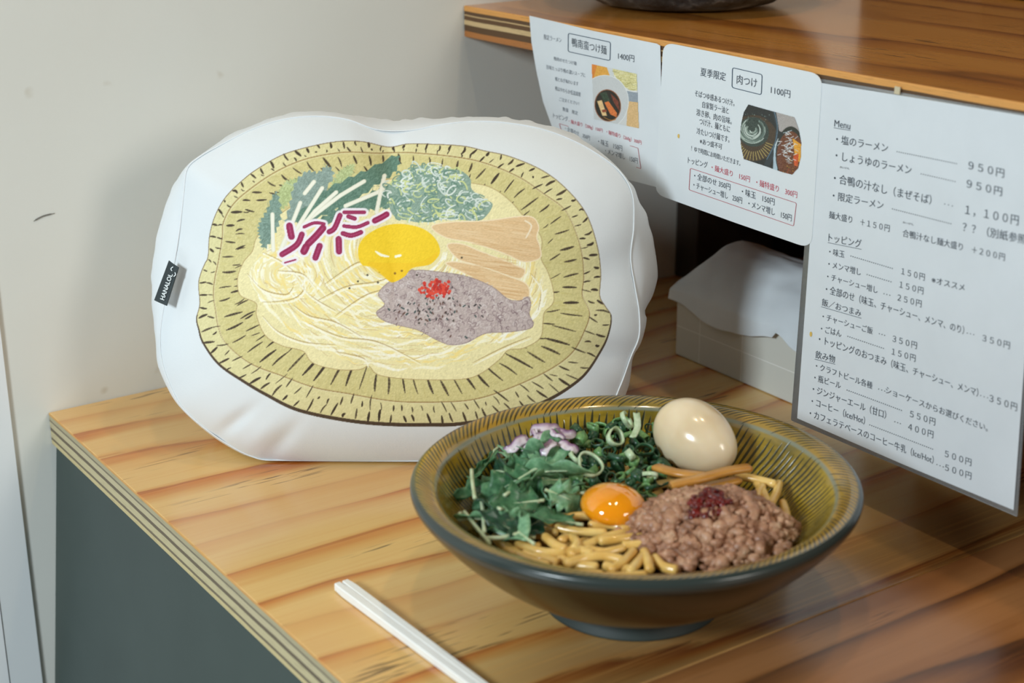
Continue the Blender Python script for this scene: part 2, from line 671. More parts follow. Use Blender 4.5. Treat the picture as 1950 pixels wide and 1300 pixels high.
SEAM_TR = [(357, 323), (351, 368), (343, 438), (332, 505), (314, 580), (306, 640), (310, 690), (325, 733), (345, 771), (383, 808), (430, 842), (475, 866), (520, 876), (640, 879), (760, 878), (880, 875), (1000, 864), (1090, 838), (1150, 795), (1180, 735), (1200, 680), (1216, 640), (1216, 592), (1208, 545), (1200, 490), (1206, 430), (1203, 370), (1180, 328), (1140, 296), (1090, 268), (1030, 246), (960, 234), (900, 232), (840, 238), (780, 249), (720, 248), (660, 228), (600, 222), (540, 228), (480, 247), (420, 277), (380, 300)]
SIL_TR = [(345, 330), (365, 310), (400, 285), (440, 255), (480, 238), (520, 222), (560, 213), (600, 208), (640, 211), (690, 218), (745, 224), (790, 222), (850, 221), (900, 219), (950, 220), (1000, 227), (1040, 235), (1080, 246), (1120, 268), (1150, 290), (1175, 313), (1200, 343), (1220, 378), (1236, 415), (1249, 455), (1257, 500), (1254, 540), (1243, 570), (1232, 590), (1236, 603), (1232, 625), (1220, 650), (1208, 680), (1206, 705), (1200, 740), (1170, 800), (1100, 848), (1000, 870), (930, 878), (880, 880), (760, 881), (640, 881), (560, 878), (500, 873), (460, 855), (420, 832), (380, 800), (345, 765), (324, 735), (304, 690), (301, 650), (295, 610), (290, 570), (288, 520), (291, 480), (300, 440), (312, 400), (327, 360)]
seam = to_uv(catmull(SEAM_TR, 12, True))
TG = 0.078
sil = to_uv(catmull(SIL_TR, 12, True), -TG * 0.5)
PC = to_uv([(760, 545)])[0]
NA = 420


def polar(P):
    d = P - PC
    a = np.arctan2(d[:, 1], d[:, 0])
    r = np.hypot(d[:, 0], d[:, 1])
    o = np.argsort(a)
    a, r = a[o], r[o]
    a = np.concatenate([a - 2 * PI, a, a + 2 * PI])
    r = np.concatenate([r, r, r])
    ang = np.linspace(-PI, PI, NA, endpoint=False)
    return ang, np.interp(ang, a, r)


PANG, RS = polar(seam)
_, RO = polar(sil)
RO = np.maximum(RO, RS + 0.001)
CS, SN = np.cos(PANG), np.sin(PANG)


def p3(u, v, h):
    q = PP + np.multiply.outer(u, PU) + np.multiply.outer(v, PV) + np.multiply.outer(h, PN)
    q[..., 2] = np.maximum(q[..., 2], 0.0016)
    return q


def seam_r(u, v):
    a = np.arctan2(v - PC[1], u - PC[0])
    return np.interp(a, np.append(PANG, PI), np.append(RS, RS[0]))


def dome(u, v):
    """height of the padded front above the seam plane"""
    r = np.hypot(u - PC[0], v - PC[1])
    R = seam_r(u, v)
    s = np.clip(1.0 - r / R, 0, 1)
    edge = s * R
    h = 0.030 * (1 - np.exp(-edge / 0.030))
    a = np.arctan2(v - PC[1], u - PC[0])
    pull = np.exp(-((edge - 0.018) / 0.016) ** 2)
    fold = 0.0
    for a0, w, amp in ((-2.45, 0.035, -0.0030), (-2.22, 0.05, -0.0026), (-2.32, 0.05, 0.0012), (1.62, 0.10, -0.0050), (1.22, 0.09, 0.0014), (2.55, 0.10, -0.0016), (0.05, 0.10, -0.0028), (-0.32, 0.07, -0.0028), (0.42, 0.12, -0.0018), (2.95, 0.12, -0.0014)):
        d = (a - a0 + PI) % (2 * PI) - PI
        fold = fold + amp * np.exp(-(d / w) ** 2)
    return h + pull * fold


# --- the drawing printed on the front
cv = Canvas(350, 250, 1190, 840, 1.5, (225, 229, 231))
rg = np.random.default_rng(11)
OUTER = catmull([(659, 267), (691, 269), (734, 278), (772, 272), (818, 273), (880, 277), (920, 286), (972, 298), (1034, 325), (1080, 361), (1117, 408), (1138, 469), (1145, 521), (1143, 565), (1154, 586), (1165, 605), (1161, 634), (1149, 665), (1121, 708), (1091, 735), (1040, 765), (970, 792), (875, 810), (814, 812), (737, 811), (660, 803), (568, 782), (506, 752), (460, 725), (414, 694), (383, 654), (374, 629), (369, 608), (375, 580), (371, 543), (375, 522), (383, 503), (389, 490), (392, 449), (405, 409), (427, 374), (462, 339), (489, 319), (529, 296), (570, 282), (624, 270)], 8, True)
INNER = catmull([(651, 289), (710, 290), (772, 289), (865, 298), (926, 311), (988, 337), (1034, 368), (1074, 398), (1095, 438), (1108, 482), (1112, 528), (1109, 562), (1120, 586), (1123, 602), (1114, 629), (1091, 671), (1045, 705), (968, 740), (906, 760), (845, 766), (752, 765), (660, 749), (598, 737), (537, 715), (475, 691), (429, 654), (414, 623), (408, 592), (403, 562), (405, 531), (411, 500), (419, 452), (422, 422), (443, 387), (484, 352), (529, 323), (583, 301)], 8, True)
cv.fill(OUTER, (223, 213, 158), 4)
cv.fill(INNER, (212, 200, 138), 5)
for k in range(900):       # pencil streaks that follow the rim
    i = rg.integers(len(INNER))
    q = INNER[i] + (np.array([760, 530]) - INNER[i]) * rg.uniform(-0.01, 0.28)
    d = (np.array([760, 530]) - q)
    d = d / np.linalg.norm(d) * rg.uniform(6, 16)
    cv.stroke([q, q + d + rg.normal(0, 2, 2)], rg.uniform(1, 2.2), ((228, 215, 152), (196, 181, 112), (214, 200, 128))[rg.integers(3)], 0.45)
CEN = np.array([760, 530.0])


def ray_r(P, ang):
    d = P - CEN
    a = np.arctan2(d[:, 1], d[:, 0])
    o = np.argsort(a)
    a, r = a[o], np.hypot(d[:, 0], d[:, 1])[o]
    return np.interp(ang, np.concatenate([a - 2 * PI, a, a + 2 * PI]), np.concatenate([r, r, r]))


def even_angles(P, n):
    Q = np.vstack([P, P[:1]])
    L = np.concatenate([[0], np.cumsum(np.hypot(*np.diff(Q, axis=0).T))])
    t = (np.arange(n) + 0.5) / n * L[-1]
    x, y = np.interp(t, L, Q[:, 0]), np.interp(t, L, Q[:, 1])
    return np.arctan2(y - CEN[1], x - CEN[0])


INK = (58, 44, 30)


def dashes(angs, fa, fb, w, tilt=0.0):
    for a in angs:
        a = a + rg.normal(0, 0.006)
        ro, ri = ray_r(OUTER, a), ray_r(INNER, a)
        l0 = fa + rg.normal(0, 0.05)
        l1 = fb + rg.normal(0, 0.10)
        p0 = CEN + np.array([math.cos(a), math.sin(a)]) * (ro + (ri - ro) * l0)
        a2 = a + tilt + rg.normal(0, 0.008)
        p1 = CEN + np.array([math.cos(a2), math.sin(a2)]) * (ro + (ri - ro) * l1)
        m = (p0 + p1) / 2 + rg.normal(0, 0.7, 2)
        ww = w * rg.uniform(0.6, 1.25)
        cv.stroke([p0, m, p1], ww, INK, rg.uniform(0.65, 0.95), smooth=3, taper=True)


cv.stroke(INNER, 2.0, (150, 116, 70), 0.75, closed=True)
cv.stroke(INNER + (1.5, 2.5), 2.0, (228, 218, 176), 0.5, closed=True)
dashes(even_angles(OUTER, 92), 0.06, 0.46, 4.2)
dashes(even_angles(OUTER, 96) + 0.02, 0.58, 0.92, 2.8)
dashes(even_angles(INNER, 66), 1.35, 2.15, 4.2, 0.012)
dashes(even_angles(INNER, 50) + 0.03, 2.3, 2.8, 2.6, 0.02)
dashes([a for a in even_angles(INNER, 66) + 0.045 if 2.6 < abs(a) or -2.6 < a < -2.0], 2.2, 2.9, 3.2, 0.02)
cv.stroke(OUTER, 1.6, (110, 84, 50), 0.7, closed=True)
bot = [p for p in OUTER if p[1] > 600]
bot = sorted(bot, key=lambda p: -math.atan2(p[1] - 530, p[0] - 760))
bot = np.array(bot)
for k in range(len(bot) - 1):
    t = k / len(bot)
    cv.stroke(bot[k:k + 2], 2.0 + 5.5 * math.sin(PI * t) ** 1.2, (74, 56, 38), 0.95)

# noodles
NOOD = [(480, 478), (462, 500), (451, 531), (457, 562), (488, 577), (489, 600), (506, 638), (537, 657), (562, 663), (580, 669), (598, 691), (645, 703), (685, 703), (703, 697), (722, 714), (783, 722), (875, 722), (915, 711), (952, 683), (968, 666), (998, 662), (1029, 643), (1034, 612), (1037, 594), (1054, 575), (1052, 545), (1042, 515), (1030, 490), (1030, 450), (994, 408), (972, 383), (941, 360), (902, 349), (800, 340), (700, 345), (600, 370), (530, 410), (490, 450)]
cv.fill(NOOD, (238, 226, 172), 5, smooth=6)
cv.stroke(NOOD, 1.6, (170, 140, 90), 0.6, smooth=6, closed=True)
NOn = np.array(catmull(NOOD, 4, True))


def inside_nood(Q):
    c = np.array([760, 560.0])
    Q = c + (np.asarray(Q) - c) * 1.035
    return in_poly(Q[:, 0], Q[:, 1], NOn).all()


for k in range(1500):
    if k % 5 == 0:
        c0, ra, ex = (548, 522), rg.uniform(8, 72), 0.72
    elif k % 5 == 1:
        c0, ra, ex = (945, 500), rg.uniform(30, 120), 1.25
    else:
        c0, ra, ex = (770, 470), rg.uniform(70, 300), 0.78
    a0 = rg.uniform(0, 2 * PI) if k % 5 == 0 else (rg.uniform(-1.2, 1.2) if k % 5 == 1 else rg.uniform(0.1, 3.0))
    da = rg.uniform(24, 90) / max(ra, 20)
    aa = np.linspace(a0, a0 + da, 10)
    wv = rg.uniform(-6, 6)
    Q = np.stack([c0[0] + ra * np.cos(aa), c0[1] + ra * ex * np.sin(aa) + wv * np.sin(np.linspace(0, PI * 2, 10))], 1)
    if not inside_nood(Q):
        continue
    c = ((252, 246, 218), (246, 222, 140), (255, 252, 238), (208, 180, 126), (246, 230, 162), (240, 226, 170))[rg.integers(6)]
    w_ = rg.uniform(1.2, 2.0) if c[0] == 208 else rg.uniform(2.5, 6.5)
    cv.stroke(Q, w_, c, 0.6, taper=True)
for P in ([(500, 480), (540, 500), (580, 540), (560, 568), (500, 575)], [(470, 520), (500, 550), (545, 560), (560, 545)], [(560, 580), (590, 600), (640, 612), (690, 640)], [(600, 575), (660, 545), (720, 535), (760, 520)], [(640, 600), (700, 560), (760, 545)], [(500, 600), (530, 630), (580, 650), (640, 655)], [(590, 615), (650, 640), (720, 650), (800, 690)], [(900, 690), (960, 660), (1010, 640)], [(1010, 520), (1030, 550), (1025, 590)], [(995, 540), (1015, 570)], [(560, 520), (590, 560), (640, 590)], [(700, 695), (690, 680), (640, 668)], [(530, 515), (575, 520), (600, 545)], [(620, 540), (680, 500), (700, 505)]):
    cv.stroke(P, 2.0, (176, 146, 92), 0.75, smooth=8, taper=True)
    cv.stroke(np.array(P) + (2, 4), 4.0, (253, 247, 222), 0.75, smooth=8, taper=True)
# herb leaves behind
LEAF1 = (104, 134, 120)


def leaf(P, c, jag=5.0, n=70):
    Q = catmull(P, max(2, n // len(P)), True)
    d = np.roll(Q, -1, 0) - np.roll(Q, 1, 0)
    nn = np.stack([d[:, 1], -d[:, 0]], 1) / (np.hypot(*d.T)[:, None] + 1e-9)
    s = (np.arange(len(Q)) % 3 - 1.0)[:, None]
    cv.fill(Q + nn * s * jag * 0.55, c, 8)
    for k in range(60):
        i = rg.integers(len(Q))
        q = Q[i] + (np.mean(Q, 0) - Q[i]) * rg.uniform(0.05, 0.9)
        cv.stroke([q, q + rg.normal(0, 7, 2)], 1.4, np.array(c) + rg.choice([-26, 22]), 0.5)


leaf([(545, 345), (529, 366), (527, 401), (551, 385), (570, 342)], (180, 192, 134))
leaf([(672, 312), (645, 325), (630, 357), (664, 338)], (184, 196, 140))
leaf([(524, 366), (508, 400), (492, 430), (494, 452), (503, 474), (524, 445), (536, 405)], (124, 150, 136))
leaf([(621, 315), (604, 328), (582, 326), (560, 350), (552, 390), (546, 426), (584, 404), (612, 372), (634, 334)], (140, 160, 150))
leaf([(748, 294), (756, 311), (742, 333), (712, 354), (676, 382), (634, 402), (585, 424), (560, 420), (592, 384), (622, 360), (664, 338), (702, 320)], (98, 132, 114))
leaf([(736, 350), (748, 366), (752, 392), (706, 400), (640, 424), (604, 424), (640, 398), (690, 376)], (98, 132, 114))
for P in ([(519, 408), (521, 476)], [(542, 466), (572, 386)], [(597, 346), (580, 368)], [(563, 440), (613, 358)], [(580, 424), (648, 372), (692, 345)], [(560, 452), (600, 402), (640, 366)], [(658, 392), (718, 366), (729, 358)], [(729, 334), (717, 404)], [(533, 480), (548, 446)]):
    cv.stroke(P, 8.0, (232, 228, 206), 0.95)
    cv.stroke(P, 5.0, (246, 243, 226), 0.9)
# red onion
PUR = (152, 28, 78)
for P, w in (([(552, 430), (556, 450)], 13), ([(580, 432), (600, 424), (618, 426)], 6), ([(576, 446), (566, 466), (538, 484)], 11), ([(616, 434), (604, 448), (588, 464)], 13), ([(610, 468), (602, 490)], 12), ([(580, 478), (584, 470)], 14), ([(648, 410), (638, 434), (628, 441)], 10), ([(656, 404), (672, 404), (694, 404)], 7), ([(664, 412), (676, 416)], 8), ([(656, 430), (680, 432), (701, 424)], 7), ([(654, 444), (670, 448), (688, 442)], 9), ([(646, 455), (647, 478)], 12), ([(714, 420), (726, 414), (736, 408)], 11), ([(543, 500), (564, 494)], 3)):
    cv.stroke(P, w + 9, (244, 236, 240), 0.9, smooth=4)
for P, w in (([(552, 430), (556, 450)], 13), ([(580, 432), (600, 424), (618, 426)], 6), ([(576, 446), (566, 466), (538, 484)], 11), ([(616, 434), (604, 448), (588, 464)], 13), ([(610, 468), (602, 490)], 12), ([(580, 478), (584, 470)], 14), ([(648, 410), (638, 434), (628, 441)], 10), ([(656, 404), (672, 404), (694, 404)], 7), ([(664, 412), (676, 416)], 8), ([(656, 430), (680, 432), (701, 424)], 7), ([(654, 444), (670, 448), (688, 442)], 9), ([(646, 455), (647, 478)], 12), ([(714, 420), (726, 414), (736, 408)], 11), ([(543, 500), (564, 494)], 3)):
    cv.stroke(P, w, PUR, 0.95, smooth=4)
    cv.stroke(P, w * 0.3, (182, 70, 116), 0.5, smooth=4)
# chopped spring onion
SP = [(788, 318), (818, 312), (846, 318), (877, 325), (895, 340), (898, 360), (920, 377), (938, 389), (926, 411), (908, 420), (852, 417), (803, 423), (778, 420), (754, 414), (742, 398), (735, 361), (754, 337)]
cv.fill(SP, (140, 164, 148), 8, smooth=5)
SPn = np.array(SP, float)
for k in range(300):
    x, y = rg.uniform(732, 940), rg.uniform(310, 424)
    if not in_poly(np.array(x), np.array(y), SPn):
        continue
    e = cv.ell(x, y, rg.uniform(7, 15), rg.uniform(3.5, 6.5), rg.uniform(-0.9, 1.2), 14, rg.uniform(0, 3), rg.uniform(4, 6.3))
    dark = (x - 735) / 200 + (360 - y) / 220
    c = [(226, 232, 224), (104, 138, 122), (206, 214, 146), (124, 154, 136), (210, 220, 212)][rg.integers(5)]
    if dark > 0.8 and rg.uniform() < 0.5:
        c = (92, 130, 112)
    cv.stroke(e, rg.uniform(1.8, 3.2), c, 0.85)
# bamboo shoots
for P in ([(822, 432), (852, 423), (926, 420), (988, 412), (1015, 414), (1026, 432), (1022, 451), (1028, 469), (1028, 491), (997, 498), (960, 482), (900, 462), (850, 452)], [(852, 466), (880, 464), (915, 478), (957, 494), (985, 506), (1000, 514), (990, 530), (955, 520), (900, 502), (872, 492)], [(850, 502), (871, 498), (920, 508), (965, 524), (1002, 540), (1008, 562), (997, 574), (963, 565), (930, 545), (890, 522)]):
    cv.fill(P, (229, 194, 146), 5, smooth=5, streak='h')
    cv.stroke(P, 2.2, (246, 226, 190), 0.9, smooth=5, closed=True)
    c = np.mean(P, 0)
    for k in range(46):
        q = np.array(P)[rg.integers(len(P))] * 0.55 + c * 0.45 + rg.normal(0, 6, 2)
        cv.stroke([q - (18, -1 + 0), q + (18, 6)], 1.4, ((212, 166, 112), (240, 212, 170))[rg.integers(2)], 0.5)
cv.stroke([(1000, 420), (1012, 430), (1002, 452)], 3, (248, 232, 204), 0.8, smooth=5)
# minced meat
ME = [(722, 557), (752, 529), (789, 514), (845, 518), (891, 526), (937, 545), (968, 569), (990, 572), (1005, 566), (1011, 578), (1008, 597), (1014, 622), (974, 631), (925, 634), (888, 652), (857, 655), (832, 646), (798, 628), (758, 618), (731, 609), (718, 594), (734, 578)]
cv.fill(ME, (192, 175, 170), 7, smooth=5)
MEn = np.array(ME, float)
for k in range(620):
    x, y = rg.uniform(718, 1014), rg.uniform(516, 655)
    if not in_poly(np.array(x), np.array(y), MEn):
        continue
    e = cv.ell(x, y, rg.uniform(3, 8), rg.uniform(2, 5), rg.uniform(0, 3), 9, rg.uniform(0, 3), rg.uniform(3.5, 6))
    cv.stroke(e, rg.uniform(1.0, 1.9), ((132, 110, 112), (216, 204, 200), (158, 138, 137), (176, 156, 154))[rg.integers(4)], 0.7)
cv.stroke(ME, 1.6, (140, 118, 118), 0.6, smooth=5, closed=True)
for k in range(80):
    x, y = rg.normal(835, 48), rg.normal(588, 18)
    if in_poly(np.array(x), np.array(y), MEn):
        cv.stroke([(x, y), (x + rg.normal(0, 2), y + 2.5)], rg.uniform(1.6, 3.2), ((50, 46, 46), (96, 64, 52), (44, 66, 64))[rg.integers(3)], 0.85)
for x, y in ((795, 523), (732, 517), (721, 537), (800, 592), (820, 586), (857, 567), (724, 517), (701, 523), (667, 548), (683, 535), (770, 515), (752, 519), (864, 610), (799, 614), (880, 490)):
    cv.dot(x, y, 2.0, (52, 46, 36), 0.8)
for k in range(105):
    x, y = rg.normal(0, 0.5), rg.normal(0, 0.5)
    if x * x + y * y < 1.1:
        cv.dot(833 + 34 * x, 549 + 17 * y, rg.uniform(2.2, 3.6), ((214, 52, 36), (226, 74, 52), (190, 40, 32))[rg.integers(3)], 0.95)
# yolk
YK = [(683, 475), (695, 451), (726, 432), (760, 426), (797, 432), (821, 445), (836, 465), (837, 485), (818, 503), (785, 509), (772, 525), (748, 537), (732, 525), (712, 508), (690, 503)]
cv.fill(YK, (248, 208, 32), 3, smooth=6)
cv.fill([(700, 500), (740, 500), (800, 498), (834, 480), (822, 502), (787, 510), (770, 527), (748, 536), (730, 525)], (246, 196, 22), 2, 0.6, smooth=5)
cv.stroke([(716, 478), (727, 485), (741, 488)], 5, (255, 250, 220), 1.0, smooth=5, taper=True)
cv.stroke([(754, 488), (763, 486)], 5, (255, 250, 220), 1.0)
cv.dot(753, 520, 2.4, (150, 108, 20)), cv.dot(766, 515, 2.2, (150, 108, 20))

cushion = tag(empty('cushion', tuple(PP)), 'white stuffed cushion printed with a drawing of a noodle bowl, leaning at the wall', 'cushion')
# front panel: dense grid, its colours are the print
ST = 0.00042
u0, u1 = (RS * CS).min() + PC[0], (RS * CS).max() + PC[0]
w0, w1 = (RS * SN).min() + PC[1], (RS * SN).max() + PC[1]
gu, gv = np.arange(u0 - ST, u1 + 2 * ST, ST), np.arange(w0 - ST, w1 + 2 * ST, ST)
GU, GV = np.meshgrid(gu, gv)
rr = np.hypot(GU - PC[0], GV - PC[1])
RR = seam_r(GU, GV)
inside = rr < RR + 1.2 * ST
f = grid_faces(len(gu), len(gv))
keep = inside.ravel()[f].all(1)
f = f[keep]
sc_ = np.minimum(1.0, RR / np.maximum(rr, 1e-6))
UU, VV = PC[0] + (GU - PC[0]) * sc_, PC[1] + (GV - PC[1]) * sc_
P3 = p3(UU, VV, dome(UU, VV)).reshape(-1, 3)
used = np.unique(f)
remap = np.full(len(P3), -1)
remap[used] = np.arange(len(used))
me = mesh_np('front_panel', P3[used], remap[f])
# flat sewing plane -> units of the drawing
Q = PP + np.multiply.outer(UU.ravel()[used], PU) + np.multiply.outer(VV.ravel()[used], PV) + PN * 0.026
D = Q - CAM
zz = D @ FWD
cols = cv.sample(975 + FPX * (D @ RIGHT) / zz, 650 - FPX * (D @ UP) / zz)
vcol(me, lin(cols))
M_PRINT = printed('printed_cotton', 0.75, weave=0.5)
link('front_panel', me, M_PRINT, cushion)
# side gusset and back


def nz1(a, k, seed):
    return np.array([mnoise.noise((math.cos(x) * k, math.sin(x) * k, seed)) for x in a])


rows = []
NG = 22
wob = nz1(PANG, 5.0, 3.1)
wob2 = nz1(PANG, 14.0, 8.1)
for k in range(NG + 1):
    t = k / NG
    o = (RO - RS) * math.sin(PI * min(t * 1.15, 1.0) ** 0.8) ** 0.8 if t < 0.87 else (RO - RS) * 0.0
    o = (RO - RS) * (math.sin(PI * t) ** 0.7) * (1 + 0.0 * wob) + 0.0022 * wob2 * math.sin(PI * t) * (t > 0.3) - 0.004 * t
    r = RS + o
    rows.append(p3(PC[0] + r * CS, PC[1] + r * SN, np.full(NA, -TG * t) + 0.002 * wob * math.sin(PI * t)))
V = np.concatenate(rows)
M_CLOTH = mottled('white_cotton', (224, 228, 230), (229, 232, 234), 30.0, 0.75, 0.15, sheen=0.1)
link('side_panel', mesh_np('side_panel', V, grid_faces(NA, NG + 1, True)), M_CLOTH, cushion)
rows = []
for k in range(12):
    s = 1 - k / 11.999
    r = (RS - 0.004) * s
    rows.append(p3(PC[0] + r * CS, PC[1] + r * SN, -TG - 0.012 * (1 - s ** 3) * np.ones(NA)))
link('back_panel', mesh_np('back_panel', np.concatenate(rows), grid_faces(NA, 12, True)), M_CLOTH, cushion)
pth = p3(PC[0] + (RS + 0.0004) * CS, PC[1] + (RS + 0.0004) * SN, np.full(NA, 0.0))
V, F = tube_vf(pth, 0.00045, 8, True)
V[:, 2] = np.maximum(V[:, 2], 0.0006)
link('seam_piping', mesh_py('seam_piping', V, F), M_CLOTH, cushion)
# sewn tag
TH = [0.010, 0.016, 0.017, 0.011]
tc = [hit(x, y, PN, PP + PN * h) for (x, y), h in zip([(321.5, 495.7), (340, 508.6), (317, 582), (293.4, 571.4)], TH)]
TN = np.cross(tc[1] - tc[0], tc[3] - tc[0])
TN /= np.linalg.norm(TN)
if TN @ (CAM - tc[0]) < 0:
    TN = -TN
n_ = 12
V, F = [], []
for side in (0, -0.0006):
    for j in range(n_ + 1):
        t = j / n_
        for i in range(5):
            s = i / 4
            q = (tc[0] * (1 - s) + tc[1] * s) * (1 - t) + (tc[3] * (1 - s) + tc[2] * s) * t
            V.append(q + TN * (side + 0.0006 * math.sin(PI * s)))
nn = (n_ + 1) * 5
gf = [tuple(q) for q in grid_faces(5, n_ + 1)]
F = gf + [tuple(nn + i for i in q[::-1]) for q in gf]
bd = list(range(5)) + [5 * j + 4 for j in range(1, n_ + 1)] + [5 * n_ + i for i in range(3, -1, -1)] + [5 * j for j in range(n_ - 1, 0, -1)]
for a, b in zip(bd, bd[1:] + bd[:1]):
    F.append((a, a + nn, b + nn, b))
tagm = link('sewn_tag', mesh_py('sewn_tag', V, F), mottled('black_ribbon', (36, 46, 48), (42, 53, 55), 60.0, 0.6), cushion, False)

# ------------------------------------------------------------------ lettering
_tc = {}


def glyphs(s, thin=0.0):
    """outline mesh of one line of text, normalised: x 0..1 across, y 0..1 up"""
    k = (s, thin)
    if k in _tc:
        return _tc[k]
    c = bpy.data.curves.new('line', 'FONT')
    c.body = s
    c.size = 1.0
    c.resolution_u = 3
    c.offset = thin
    c.fill_mode = 'FRONT'
    o = bpy.data.objects.new('line', c)
    COL.objects.link(o)
    bpy.context.view_layer.update()
    dg = bpy.context.evaluated_depsgraph_get()
    me = o.evaluated_get(dg).to_mesh()
    V = np.array([v.co[:2] for v in me.vertices], float)
    F = [tuple(p.vertices) for p in me.polygons]
    o.evaluated_get(dg).to_mesh_clear()
    bpy.data.objects.remove(o)
    bpy.data.curves.remove(c)
    lo, hi = V.min(0), V.max(0)
    V = (V - lo) / np.maximum(hi - lo, 1e-6)
    _tc[k] = (V, F)
    return V, F


class Sheet:
    """printed things on a hanging sheet; drawn in the units of the tracing, put on the sheet's own surface"""

    def __init__(self, X, curl=None, up=(0.05, -1.0)):
        self.X, self.curl, self.up = X, curl, np.array(up)
        self.groups = {}

    def pt(self, x, y, off=0.0):
        c = 0.0
        for _ in range(6 if self.curl else 1):
            q = on_x(x, y, self.X + c - off)
            if self.curl:
                c = self.curl(q[1], q[2])
        return q

    def pts(self, P, off):
        return [self.pt(x, y, off) for x, y in P]

    def add(self, g, P, F, off=0.00025):
        V, FF = self.groups.setdefault(g, ([], []))
        b = len(V)
        V.extend(self.pts(P, off))
        FF.extend(tuple(b + i for i in f) for f in F)

    def text(self, s, x0, y0, x1, y1, h, g='lettering', thin=0.0):
        gv, gf = glyphs(s, thin)
        p0, d = np.array([x0, y0], float), np.array([x1 - x0, y1 - y0], float)
        P = p0 + gv[:, :1] * d + gv[:, 1:] * self.up * h
        self.add(g, P, gf)

    def line(self, P, w, g='lettering', closed=False):
        P = np.asarray(P, float)
        n = len(P)
        T = (np.roll(P, -1, 0) - np.roll(P, 1, 0)) if closed else np.gradient(P, axis=0)
        T /= np.linalg.norm(T, axis=1)[:, None]
        N = np.stack([-T[:, 1], T[:, 0]], 1) * w / 2
        Q = np.concatenate([P + N, P - N])
        F = [(i, (i + 1) % n, n + (i + 1) % n, n + i) for i in range(n if closed else n - 1)]
        self.add(g, Q, F)

    def dots(self, x0, y0, x1, y1, step=3.9, g='lettering'):
        n = max(3, int(math.hypot(x1 - x0, y1 - y0) / step))
        for k in range(n):
            t = k / (n - 1)
            x, y = x0 + (x1 - x0) * t, y0 + (y1 - y0) * t
            r = 0.85
            self.add(g, [(x - r, y - r), (x + r, y - r), (x + r, y + r), (x - r, y + r)], [(0, 1, 2, 3)])

    def finish(self, parent, mats):
        for g, (V, F) in self.groups.items():
            o = link(g, mesh_py(g, V, F), mats[g], parent, False)
            if g == 'red_lettering':
                o['label'] = 'red printed characters'


def rounded(Q, r, n=6):
    """polygon with rounded corners from 4 corner points"""
    Q = np.asarray(Q, float)
    out = []
    m = len(Q)
    for k in range(m):
        a, b, c = Q[k - 1], Q[k], Q[(k + 1) % m]
        ra = r[k] if isinstance(r, (list, tuple)) else r
        p = b + (a - b) / np.linalg.norm(a - b) * ra
        q = b + (c - b) / np.linalg.norm(c - b) * ra
        if ra < 0.5:
            out.append(b)
            continue
        for i in range(n + 1):
            t = i / n
            out.append((1 - t) ** 2 * p + 2 * t * (1 - t) * b + t * t * q)
    return np.array(out)


def paper(name, sh, outline, thick, mat, parent):
    """thin sheet with real thickness; outline in tracing units, filled over a fine grid so that it can curl"""
    O = np.asarray(outline, float)
    bm = bmesh.new()
    vs = [bm.verts.new((x, y, 0)) for x, y in O]
    bm.faces.new(vs)
    lo, hi = O.min(0), O.max(0)
    if sh.curl:
        for ax in (0, 1):
            for k in range(1, 26):
                c = lo[ax] + (hi[ax] - lo[ax]) * k / 26
                no = (1, 0, 0) if ax == 0 else (0, 1, 0)
                co = (c, 0, 0) if ax == 0 else (0, c, 0)
                bmesh.ops.bisect_plane(bm, geom=bm.verts[:] + bm.edges[:] + bm.faces[:], plane_co=co, plane_no=no)
    for v in bm.verts:
        v.co = Vector(sh.pt(v.co.x, v.co.y, 0.0))
    r = bmesh.ops.extrude_face_region(bm, geom=bm.faces[:])
    for e in r['geom']:
        if isinstance(e, bmesh.types.BMVert):
            e.co.x += thick
    bmesh.ops.recalc_face_normals(bm, faces=bm.faces[:])
    return obj_bm(name, bm, mat, parent, False)


def picture(name, sh, outline, canvas, step, parent, off=0.0002):
    O = np.asarray(outline, float)
    lo, hi = O.min(0), O.max(0)
    gx, gy = np.arange(lo[0], hi[0] + step, step), np.arange(lo[1], hi[1] + step, step)
    X, Y = np.meshgrid(gx, gy)
    f = grid_faces(len(gx), len(gy))
    ins = in_poly(X, Y, O).ravel()
    f = f[ins[f].sum(1) >= 3]
    used = np.unique(f)
    rm = np.full(X.size, -1)
    rm[used] = np.arange(len(used))
    P = np.stack([X.ravel()[used], Y.ravel()[used]], 1)
    me = mesh_np(name, np.array(sh.pts(P, off)), rm[f])
    vcol(me, lin(canvas.sample(P[:, 0], P[:, 1])))
    return link(name, me, M_PHOTO, parent, False)


M_PHOTO = printed('photo_print', 0.35, 0.3)
M_PAPER = mottled('white_paper', (218, 223, 227), (222, 227, 231), 40.0, 0.55)
M_LAMI = plain('laminated_paper', (224, 229, 232), 0.4, coat=0.3, coat_rough=0.15)
M_INK = plain('grey_ink', (66, 74, 84), 0.6)
M_INK2 = plain('faint_grey_ink', (112, 120, 130), 0.6)
M_INKB = plain('blue_black_ink', (40, 66, 88), 0.6)
M_RED = plain('red_ink', (196, 74, 92), 0.6)
M_REDL = plain('dark_red_ink', (176, 44, 60), 0.6)
INKS = dict(lettering=M_INK, small_lettering=M_INK2, red_lettering=M_RED, title_frame=M_INKB, price_frame=M_REDL, grease_spot=plain('yellow_stain', (222, 186, 96), 0.5))


def tr_(P, ox, oy, s):
    return [(ox + x / s, oy + y / s) for x, y in P]


# --- first sheet (next to the wall), lower corner curling in under the shelf
def curl1(y, z):
    ty = np.clip((y + 0.245) / 0.155, 0, 1)
    dz = np.clip((0.2355 - z) / 0.075, 0, 1.3)
    return 0.020 * ty ** 1.6 * dz ** 1.7


